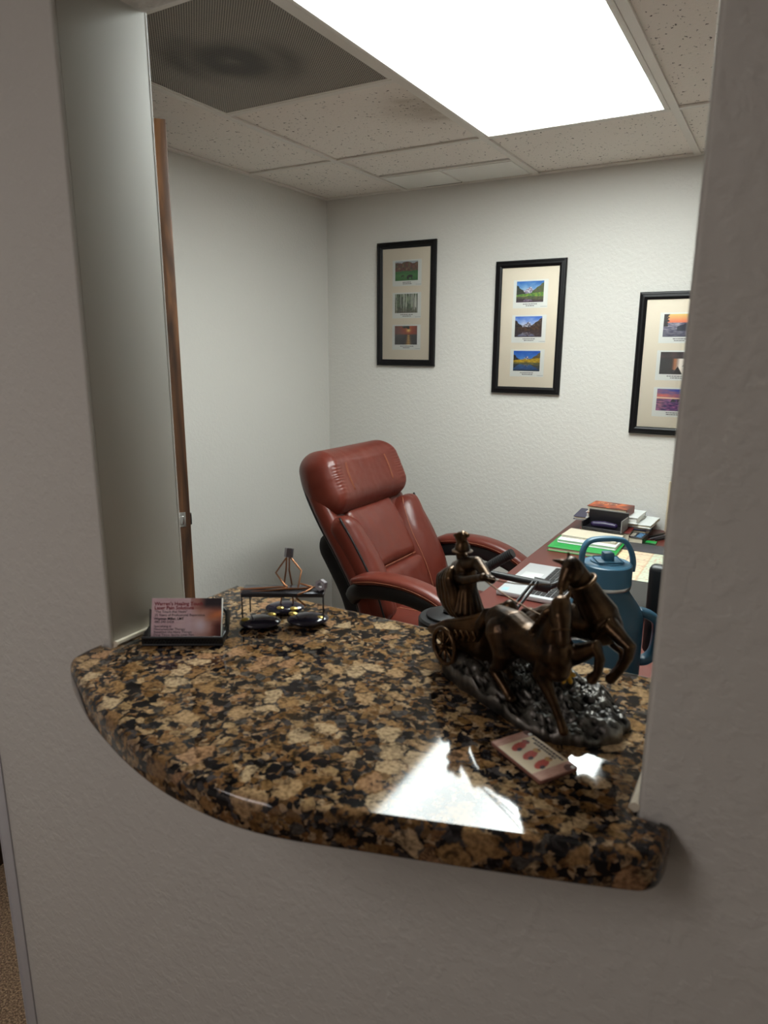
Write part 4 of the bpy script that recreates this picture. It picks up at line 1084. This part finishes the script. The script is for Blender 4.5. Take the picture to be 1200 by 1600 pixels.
dab(384, 968, .895, .0052, s1); dab(425, 960, .925, .0050, s1); dab(458, 959, .930, .0055, s2); dab(500, 965, .925, .0045, s2); dab(438, 950, .985, .0048, s3); dab(459, 951, .985, .0050, s3)
tz = .922
tl_, tr_ = dpt(376, 926, tz), dpt(506, 926, tz); tr_.z = tl_.z
tm = frame(tl_, tr_-tl_); TW = (tr_-tl_).length
bm = NB(); abox(bm, (0, -.002, -.0060), (TW, .032, .0), tm, bev=.0008); ws.part('table_top', bm, SLATE)
for x, y, uu in ((.001, .0005, 377), (.006, .030, 385), (TW-.001, .0005, 505), (TW-.004, .030, 498)):
    p = tm @ Vector((x, y, -.005)); bm = NB(); sweep(bm, [p, Vector((p.x, p.y, ZK+.008))], .0010, seg=8); ws.part('table_leg', bm, BLACKM, smooth=True)
def wire(pts, r=.0011): 
    bm = NB(); P_ = [dpt(*q) for q in pts]; capsule(bm, P_, [r]*len(P_), seg=8); return bm
def hexnut(name, c, ax, r, h, under):
    bm = NB(); m_ = frame(c, ax); ro, ri = [], []
    for zx in (-h/2, h/2):
        ro.append([bm.verts.new(m_ @ Vector((zx, r*math.cos(a), r*math.sin(a)))) for a in [k*PI/3+PI/6 for k in range(6)]])
        ri.append([bm.verts.new(m_ @ Vector((zx, r*.52*math.cos(a), r*.52*math.sin(a)))) for a in [k*PI/3+PI/6 for k in range(6)]])
    for k in range(6):
        k2 = (k+1) % 6
        bm.faces.new((ro[0][k], ro[0][k2], ro[1][k2], ro[1][k])); bm.faces.new((ri[0][k], ri[1][k], ri[1][k2], ri[0][k2]))
        for e in (0, 1): bm.faces.new((ro[e][k], ri[e][k], ri[e][k2], ro[e][k2]))
    return ws.part(name, bm, NUT, smooth=False, under=under)
d0 = .955
sf = NB()
for pts in ([(448, 872, d0), (447, 891, d0)], [(452, 872, d0), (452, 891, d0)], [(447, 872, d0), (431, 895, d0-.01), (444, 913, d0-.028), (449, 917, d0-.03)], [(454, 871, d0), (471, 892, d0-.01), (467, 912, d0-.028), (466, 917, d0-.03)],
            [(447, 891, d0), (443, 918, d0+.01), (438, 947, d0+.028)], [(452, 891, d0), (457, 918, d0+.01), (458, 948, d0+.028)]):
    P_ = [dpt(*q) for q in pts]; capsule(sf, P_, [.00115]*len(P_), seg=8)
sfig = ws.part('standing_figure', sf, COPPER, smooth=True)
hexnut('nut_head', dpt(451.5, 863.5, d0), UP+RT*.12, .0062, .0125, sfig)
lf = NB()
for pts in ([(377, 921, tz+.014), (440, 917, tz+.014), (448, 919, tz+.012)], [(377, 926, tz+.006), (420, 923, tz+.006), (446, 920, tz+.010)], [(446, 920, tz+.011), (468, 920, tz+.011), (488, 918, tz+.011), (494, 917, tz+.011)],
            [(488, 919, tz+.010), (477, 925, tz+.002), (466, 929, tz-.004)], [(487, 917, tz+.012), (470, 912, tz+.018)], [(463, 934, tz+.02), (477, 946, tz+.02)]):
    P_ = [dpt(*q) for q in pts]; capsule(lf, P_, [.0013]*len(P_), seg=8)
lfig = ws.part('lying_figure', lf, COPPER, smooth=True)
hexnut('nut_head', dpt(502, 914, tz+.008), FW*.9+RT*.35, .0078, .009, lfig)

# ================================================================== water bottle
BT = dpt(942, 960, 1.35); bt = T('water_bottle', 'large blue water bottle with loop lid standing behind the horses', 'bottle', (BT.x, BT.y, ZD))
def zr(v): return dpt(942, v, 1.35).z
BR_ = .0755
bm = NB(); prof = [(0, ZD+.001), (BR_-.006, ZD+.001), (BR_-.001, ZD+.006), (BR_, ZD+.012), (BR_, zr(968)), (BR_-.001, zr(960)), (BR_-.005, zr(950)), (BR_-.013, zr(938)), (BR_-.022, zr(928)), (BR_-.028, zr(921)), (.0445, zr(916)), (.0445, zr(910)), (0, zr(910))]
lathe(bm, prof, (BT.x, BT.y, 0), seg=56); bt.part('body', bm, BLUE, smooth=None)
bm = NB(); lathe(bm, [(0, zr(911)), (.0465, zr(911)), (.0472, zr(909)), (.0472, zr(906)), (.0462, zr(904.5)), (0, zr(904.5))], (BT.x, BT.y, 0), seg=48); bt.part('steel_ring', bm, STEEL, smooth=None)
LR = .0475
bm = NB(); lathe(bm, [(0, zr(905)), (LR, zr(905)), (LR, zr(877)), (LR-.001, zr(874)), (LR-.004, zr(872.5)), (LR-.007, zr(873.2)), (.032, zr(871)), (.031, zr(869)), (0, zr(868.6))], (BT.x, BT.y, 0), seg=48); lid = bt.part('lid', bm, BLUEL, smooth=None)
fwd = Vector((-FW.x, -FW.y, 0)).normalized(); bm4 = frame((BT.x, BT.y, zr(868)), RT)
bm = NB(); abox(bm, (-.010, -.012, -.002), (.010, .010, .016), bm4, bev=.003); bt.part('spout_flap', bm, BLUEL, under=lid)
bm = NB(); abox(bm, (-.024, -.026, -.002), (.024, .020, .0012), bm4, bev=.004); bt.part('lid_plate', bm, BLUEL, under=lid)
hz = smoothpath([Vector((-LR-.001, 0, -.022)), Vector((-LR-.002, 0, .0)), Vector((-LR+.001, .001, .022)), Vector((-.036, .002, .036)), Vector((-.015, .002, .0405)), Vector((.012, .002, .0405)), Vector((.032, .002, .035)), Vector((LR-.003, .001, .016)), Vector((LR+.002, 0, -.004)), Vector((LR+.001, 0, -.022))], 5)
bm = NB(); sweep(bm, [bm4 @ p for p in hz], [(.0085, .0048)]*len(hz), side=fwd, seg=14, power=3); bt.part('carry_loop', bm, BLUEL, smooth=True)
sd_ = frame((BT.x, BT.y, 0), RT*.97+fwd*.1)
sp_ = smoothpath([Vector((BR_-.004, 0, zr(953))), Vector((BR_+.014, 0, zr(957))), Vector((BR_+.030, 0, zr(968))), Vector((BR_+.034, 0, zr(990))), Vector((BR_+.030, 0, zr(1020))), Vector((BR_+.016, 0, zr(1034))), Vector((BR_-.004, 0, zr(1036)))], 5)
bm = NB(); sweep(bm, [sd_ @ p for p in sp_], [(.014, .009)]*len(sp_), side=sd_.to_3x3() @ Vector((0, 1, 0)), seg=14, power=3); bt.part('side_handle', bm, BLUE, smooth=True)

# ================================================================== things on the desk
# desk pad with paper calendar
dp = T('desk_pad', 'dark grey desk pad with vinyl edges under the paper calendar', 'desk pad', (-.22, 2.43, ZD))
GREY = mat('dark_grey_vinyl', S(66, 64, 68), .5)
b = NB(); abox(b, (-.505, 2.16, ZD+.0005), (.06, 2.70, ZD+.004), bev=.001); dp.part('backing', b, GREY)
b = NB(); abox(b, (-.505, 2.585, ZD+.0060), (.06, 2.70, ZD+.0072), bev=.0005); dp.part('top_flap', b, GREY)
b = NB(); abox(b, (-.505, 2.16, ZD+.0060), (.06, 2.235, ZD+.0072), bev=.0005); dp.part('bottom_flap', b, GREY)
def calendar(x, y):
    c = (232, 216, 180); k = int(x*8)
    tints = [(236, 218, 180), (226, 206, 176), (206, 214, 190), (236, 216, 172), (222, 214, 186), (236, 214, 176), (212, 206, 190), (232, 212, 180)]
    c = tints[k % 8]
    if (x*8) % 1 < .04: c = (206, 176, 140)
    if (y*6) % 1 < .03: c = mixc(c, (170, 150, 128), .6)
    if fbm(x*60, y*40, 2) > .32: c = mixc(c, (190, 120, 100), .5)
    if y > .93 and (x*8) % 1 > .5: c = (170, 70, 60) if k % 3 == 1 else (90, 86, 84)
    return c
pcal = T('paper_calendar', 'cream paper calendar sheet tucked in the desk pad', 'calendar', (-.22, 2.41, ZD+.0045))
b = NB(); abox(b, (-.498, 2.20, ZD+.0042), (.055, 2.62, ZD+.0050)); pcal.part('sheet', b, PAPER, smooth=False)
paint('printed_month', Matrix.Translation((-.498, 2.20, ZD+.0053)), .553, .42, calendar, 110, 84, parent=pcal.o, offset=pcal.loc)
# laptop opened flat
lt = T('laptop', 'silver laptop opened flat on the red-brown desk', 'laptop', (-.60, 2.06, ZD))
LX0, LX1, LY0, LY1 = -.700, -.478, 1.895, 2.215
b = NB(); abox(b, (LX0, LY0, ZD+.002), (LX1, LY1, ZD+.017), bev=.003); lt.part('deck', b, SILVER)
b = NB(); abox(b, (LX0+.02, LY0+.10, ZD+.0171), (LX0+.082, LY1-.10, ZD+.0176), bev=.0002); lt.part('touchpad', b, mat('light_grey_touchpad', S(206, 208, 208), .3))
b = NB(); abox(b, (LX0+.095, LY0+.015, ZD+.0170), (LX1-.022, LY1-.015, ZD+.0174)); kb = lt.part('keyboard_well', b, mat('grey_key_well', S(150, 152, 156), .5))
kw, kd = (LY1-LY0-.034)/14, (LX1-LX0-.125)/6
kme = None
for i in range(6):
    for j in range(14):
        x, y = LX0+.099+i*kd, LY0+.017+j*kw
        if kme is None:
            b = NB(); abox(b, (0, 0, 0), (kd*.86, kw*.86, .0022), bev=.0006, seg=1); kme = bpy.data.meshes.new('key'); b.to_mesh(kme); b.free(); kme.materials.append(BLACKP)
        o = bpy.data.objects.new('key', kme); COL.objects.link(o); o.parent = kb; o.location = Vector((x, y, ZD+.0175))-lt.loc
b = NB(); abox(b, (LX0+.012, LY0+.012, ZD+.0171), (LX0+.030, LY0+.040, ZD+.0174)); lt.part('blue_sticker', b, mat('pale_blue_sticker', S(150, 190, 220), .4))
lm = frame((LX1+.004, 0, ZD+.004), Vector((1, 0, .03)))
b = NB(); abox(b, (0, LY0, 0), (.215, LY1, .006), lm, bev=.002); sc_ = lt.part('screen_lid', b, BLACKP)
b = NB(); abox(b, (.008, LY0+.008, .0061), (.205, LY1-.008, .0066), lm); lt.part('screen_glass', b, mat('dark_screen', S(10, 11, 14), .08), under=sc_)
b = NB(); sweep(b, [(LX1+.001, LY0+.03, ZD+.010), (LX1+.001, LY1-.03, ZD+.010)], .0065, seg=14); lt.part('hinge', b, BLACKM)
# articulated arm stand
aa = T('articulated_arm_stand', 'black jointed arm stand with round weighted base at the desk edge', 'arm stand', (-.722, 1.62, ZD))
bc = Vector((-.722, 1.598, 0))
bm = NB(); lathe(bm, [(0, ZD+.0005), (.076, ZD+.0005), (.080, ZD+.006), (.080, ZD+.024), (.075, ZD+.030), (0, ZD+.030)], bc, seg=48); aa.part('base', bm, BLACKP)
bm = NB(); lathe(bm, [(0, ZD+.030), (.056, ZD+.030), (.058, ZD+.032), (.058, ZD+.037), (.055, ZD+.039), (0, ZD+.039)], bc, seg=40); aa.part('base_plate', bm, BLACKM)
b = NB(); sweep(b, [bc+Vector((0, 0, ZD+.039)), bc+Vector((.004, .01, ZD+.06)), Vector((-.700, 1.645, .90))], [.015, .012, .010], seg=16); aa.part('post', b, BLACKP)
J0 = Vector((-.700, 1.645, .90))
A1, A2 = ony(752, 892, 1.66), ony(801, 864, 1.66)
bm = NB(); sweep(bm, [J0, A1], .007, seg=12); sweep(bm, [A1, A2], .0125, seg=16); ua = aa.part('upper_arm', bm, BLACKP)
bm = NB()
for k in range(16):
    t = k/15; c_ = A1.lerp(A2, .05+.9*t); ax = (A2-A1).normalized(); o1 = ax.orthogonal().normalized(); o2 = ax.cross(o1)
    sweep(bm, [c_+(o1*math.cos(a)+o2*math.sin(a))*.0127 for a in [2*PI*q/14 for q in range(14)]], .0014, seg=5, closed=True)
aa.part('spring_ridges', bm, BLACKP, under=ua)['kind'] = 'stuff'
B1, B2 = ony(738, 890, 1.66), ony(838, 911, 1.72)
bm = NB(); sweep(bm, [B1, B2], [.008, .0105], seg=14); aa.part('lower_arm', bm, BLACKP)
bm = NB(); c1, c2 = ony(833, 911, 1.72), ony(858, 917, 1.73); sweep(bm, [c1, c2], .0175, seg=24); pv = aa.part('pivot', bm, BLACKP)
bm = NB(); sweep(bm, [c2, c2+(c2-c1)*.12], .011, seg=16); aa.part('pivot_knob', bm, BLACKM, under=pv)
bm = NB(); sweep(bm, [c2, ony(885, 905, 1.76)], [.009, .008], seg=12); aa.part('end_arm', bm, BLACKP)
S1, S2 = ony(836, 910, 1.70), ony(790, 968, 1.58)
for o_ in (-.006, .006):
    bm = NB(); sweep(bm, [S1+RT*o_, S2+RT*o_*1.4], [(.0035, .0075)]*2, side=RT, seg=8, power=4); aa.part('strut', bm, BLACKM)
bm = NB(); sweep(bm, [S2, Vector((S2.x, S2.y-.01, ZD+.006))], .009, seg=12); lathe(bm, [(0, 0), (.03, 0), (.03, .006), (0, .006)], (S2.x, S2.y-.01, ZD+.0006), seg=24); aa.part('strut_foot', bm, BLACKM)
# black monitor at the right
mo = T('computer_monitor', 'black computer monitor mostly hidden by the right jamb', 'monitor', (-.02, 1.5, ZD))
b = NB(); abox(b, (-.213, 1.49, ZD+.085), (.19, 1.525, ZD+.285), bev=.012, seg=4); mp_ = mo.part('panel', b, BLACKP)
b = NB(); abox(b, (-.20, 1.5255, ZD+.097), (.178, 1.527, ZD+.272)); mo.part('screen', b, mat('monitor_glass', S(12, 12, 15), .1), under=mp_)
b = NB(); sweep(b, [(-.01, 1.515, ZD+.01), (-.01, 1.515, ZD+.12)], [(.03, .012)]*2, side=(1, 0, 0), seg=16, power=4); mo.part('neck', b, BLACKP)
bm = NB(); lathe(bm, [(0, ZD+.001), (.15, ZD+.001), (.155, ZD+.005), (.15, ZD+.010), (.03, ZD+.016), (0, ZD+.016)], (-.02, 1.50, 0), seg=48, sy=.7); mo.part('foot', bm, mat('glossy_black', S(14, 14, 16), .08))
# letter tray behind the bottle
tr = T('black_letter_tray', 'black plastic letter tray on the desk behind the water bottle', 'tray', (-.10, 1.25, ZD))
b = NB(); abox(b, (-.175, 1.14, ZD+.0005), (.13, 1.38, ZD+.006), bev=.002); tr.part('tray_floor', b, BLACKP)
for lo, hi in (((-.175, 1.375), (.13, 1.382)), ((-.182, 1.14), (-.175, 1.382)), ((.13, 1.14), (.137, 1.382))):
    b = NB(); abox(b, (*lo, ZD+.0005), (*hi, ZD+.055), bev=.002); tr.part('tray_wall', b, BLACKP)

# books and boxes near the back wall
def book(label, x0, y0, z, w, d, h, rot, cover, pages=PAPER, spine='left', hard=.0022, name='book', cat='book'):
    """lying book: covers and spine, page block inside; x0,y0 = front left corner"""
    m_ = frame((x0, y0, z), (math.cos(rot), math.sin(rot), 0))
    t = T(name, label, cat, m_ @ Vector((w/2, d/2, 0)), 'books and papers piled on the desk')
    bm = NB(); abox(bm, (0, 0, 0), (w, d, hard), m_, bev=.0005, seg=1); t.part('back_cover', bm, cover, smooth=False)
    bm = NB(); abox(bm, (0, 0, h-hard), (w, d, h), m_, bev=.0005, seg=1); t.part('front_cover', bm, cover, smooth=False)
    bm = NB()
    if spine == 'left': abox(bm, (0, 0, hard), (hard, d, h-hard), m_); pg = ((hard, .004, hard), (w-.004, d-.004, h-hard))
    elif spine == 'right': abox(bm, (w-hard, 0, hard), (w, d, h-hard), m_); pg = ((.004, .004, hard), (w-hard, d-.004, h-hard))
    else: abox(bm, (0, d-hard, hard), (w, d, h-hard), m_); pg = ((.004, .004, hard), (w-.004, d-hard, h-hard))
    t.part('spine', bm, cover, smooth=False)
    bm = NB(); abox(bm, *pg, m_); t.part('page_block', bm, pages, smooth=False)
    t.m = m_; return t
CREAMP = mat('cream_pages', S(214, 204, 182), .8); GREEN = mat('green_cover', S(24, 150, 62), .4); NAVY = mat('navy_cover', S(56, 54, 78), .45)
WHITEC = mat('white_cover', S(226, 230, 228), .4); PERI = mat('periwinkle_cover', S(96, 108, 176), .45); DARKC = mat('black_cover', S(24, 22, 26), .35); REDC = mat('dark_red_cover', S(110, 34, 30), .4)
z = ZD+.0006
book('bright green notebook lowest and nearest in the desk pile', -.710, 2.445, z, .245, .20, .016, math.radians(1), GREEN, CREAMP, 'back')
bn_ = book('white comb-bound booklet lying on the green notebook', -.693, 2.515, z+.0166, .215, .15, .013, math.radians(-1), WHITEC, PAPER, 'left')
bm = NB(); m_ = bn_.m
for k in range(12): sweep(bm, [m_ @ Vector((-.002, .01+.0115*k, .002)), m_ @ Vector((-.004, .01+.0115*k, .008)), m_ @ Vector((.002, .01+.0115*k, .0135))], .0009, seg=5)
bn_.part('comb_binding', bm, PAPER, smooth=True)['kind'] = 'stuff'
book('cream paperback on top of the white booklet', -.690, 2.555, z+.0302, .205, .115, .009, math.radians(-3), CREAMP, PAPER, 'left')
book('dark red paperback lying under the open black box', -.655, 2.690, z, .19, .105, .040, math.radians(2), REDC, CREAMP, 'left')
# back pile
book('thick cream-paged book at the bottom of the rear pile', -.668, 2.800, z, .245, .165, .032, 0, DARKC, CREAMP, 'back')
book('periwinkle blue book low in the rear pile', -.640, 2.795, z+.0326, .232, .175, .012, math.radians(2), PERI, CREAMP, 'back')
book('navy hardback sticking out on the left of the rear pile', -.712, 2.800, z+.0452, .17, .165, .013, math.radians(3), NAVY, CREAMP, 'back')
book('slim white journal sticking out on the right of the rear pile', -.535, 2.795, z+.0452, .13, .165, .013, math.radians(-3), WHITEC, CREAMP, 'back')
book('thick white book under the orange paperback', -.660, 2.790, z+.0590, .205, .15, .026, math.radians(-3), WHITEC, PAPER, 'back')
ob = book('orange and red paperback on top of the rear pile', -.652, 2.772, z+.0856, .158, .11, .030, math.radians(-5), mat('orange_cover_edge', S(120, 52, 32), .4), CREAMP, 'right')
def flames(x, y):
    c = mixc((96, 30, 22), (226, 116, 48), .45+1.2*fbm(x*3.2, y*2.6, 5)); c = mixc(c, (60, 22, 22), .8*max(0, x-.72)*2+.4*max(0, y-.8))
    if .12 < x < .62 and abs(y-.70) < .07 and fbm(x*26, y*8) > -.02: c = (236, 190, 150)
    return c
paint('cover_print', ob.m @ Matrix.Translation((.002, .002, .0303)), .154, .106, flames, 60, 40, parent=ob.o, offset=ob.loc)
# black open box leaning on the pile, with purple glasses case inside
bx_ = T('black_box', 'open black box propped in front of the rear book pile', 'box', (-.56, 2.70, ZD))
om = frame((-.645, 2.672, z+.0415), (math.cos(-.06), math.sin(-.06), 0)); om = om @ Matrix.Rotation(math.radians(0), 4, 'X')
GRIM = mat('grey_box_rim', S(120, 118, 116), .4)
for nm, lo, hi, mm in (('box_floor', (0, 0, 0), (.155, .095, .003), DARKC), ('back_wall', (0, .092, .003), (.155, .096, .062), DARKC), ('side_wall', (0, 0, .003), (.004, .092, .030), DARKC), ('side_wall', (.151, 0, .003), (.155, .092, .050), GRIM), ('front_wall', (.004, 0, .003), (.151, .004, .010), DARKC)):
    b = NB(); abox(b, lo, hi, om, bev=.0008, seg=1); bx_.part(nm, b, mm, smooth=False)
b = NB(); abox(b, (0, .0915, .062), (.155, .0965, .065), om); bx_.part('rim', b, GRIM, smooth=False)
gc = T('glasses_case', 'purple glasses case lying inside the open black box', 'glasses case', om @ Vector((.08, .05, .003)))
bm = NB(); capsule(bm, [om @ Vector((.035, .040, .0165)), om @ Vector((.075, .050, .0170)), om @ Vector((.118, .046, .0160))], [.011, .013, .010]); gc.part('case', bm, mat('purple_case', S(40, 27, 66), .4), smooth=True)
bk2 = book('black paperback with white and blue lettering right of the box', -.478, 2.705, z, .062, .085, .026, math.radians(-4), DARKC, CREAMP, 'right')
def lettered(x, y):
    c = (26, 24, 28)
    if .12 < x < .40 and abs(y-.5) < .38 and fbm(x*22, y*26, 3) > .02: c = (222, 214, 196)
    if .52 < x < .86 and abs(y-.5) < .42 and fbm(x*16, y*30, 8) > -.05: c = (96, 150, 196)
    return c
paint('cover_print', bk2.m @ Matrix.Translation((.001, .001, .0263)), .060, .083, lettered, 40, 50, parent=bk2.o, offset=bk2.loc)
gn_ = T('green_note_pad', 'small bright green note pad beside the black paperback', 'note pad', (-.41, 2.74, ZD))
b = NB(); abox(b, (-.412, 2.712, z), (-.372, 2.765, z+.006), bev=.001); gn_.part('pad', b, GREEN); b = NB(); abox(b, (-.412, 2.711, z+.006), (-.372, 2.722, z+.0068)); gn_.part('binding_strip', b, DARKC)
for i, (p, q) in enumerate((((-.425, 2.80), (-.365, 2.90)), ((-.405, 2.785), (-.345, 2.895)), ((-.385, 2.78), (-.335, 2.87)))):
    P_, Q_ = Vector((*p, z+.0055+i*.0002)), Vector((*q, z+.0055+i*.0002))
    pn = T('pen', ('black pen nearest the book pile on the desk', 'middle black pen beside the book pile', 'black pen farthest from the book pile')[i], 'pen', P_, 'pens by the book pile')
    b = NB(); sweep(b, [P_, P_.lerp(Q_, .06), P_.lerp(Q_, .9), Q_], [.0012, .0045, .0048, .003], seg=12); pn.part('barrel', b, (BLACKM, GREY, BLACKM)[i])
    b = NB(); o_ = Vector((0, 0, .0058)); sweep(b, [P_.lerp(Q_, .68)+o_, P_.lerp(Q_, .95)+o_], .0011, seg=6); pn.part('clip', b, STEEL)
# speckled board at the far right of the desk
cb = T('cork_board', 'narrow beige speckled board standing against the back wall', 'board', (-.25, 2.95, ZD))
b = NB(); abox(b, (-.372, 2.955, ZD+.001), (-.10, 2.972, ZD+.205), bev=.003); cb.part('board', b, mat('speckled_cork', S(186, 166, 136), .8, vary=(160, S(132, 110, 84), .45, .6)))
b = NB(); abox(b, (-.376, 2.950, ZD+.001), (-.368, 2.976, ZD+.210), bev=.002); cb.part('edge_strip', b, mat('beige_strip', S(196, 182, 156), .6))
# dark cabinet glimpsed at the lower left
db = T('dark_cabinet', 'dark brown wooden cabinet glimpsed past the left end of the partition', 'cabinet', (-1.94, .82, 0))
DARKW = wood_mat('dark_walnut', S(30, 18, 12), S(44, 27, 17), S(58, 36, 22))
b = NB(); abox(b, (-2.05, .70, .06), (-1.84, 1.25, .80), bev=.004); db.part('carcass', b, DARKW)
b = NB(); abox(b, (-2.05, .72, 0), (-1.86, 1.23, .06)); db.part('plinth', b, DARKW, smooth=False)
for y in (.715, .98):
    b = NB(); abox(b, (-1.8395, y, .08), (-1.822, y+.255, .78), bev=.003); d_ = db.part('cabinet_door', b, DARKW)
    b = NB(); ellipsoid(b, (-1.812, y+(.225 if y < .8 else .03), .62), (.012, .012, .012)); db.part('knob', b, STEEL, smooth=True, under=d_)
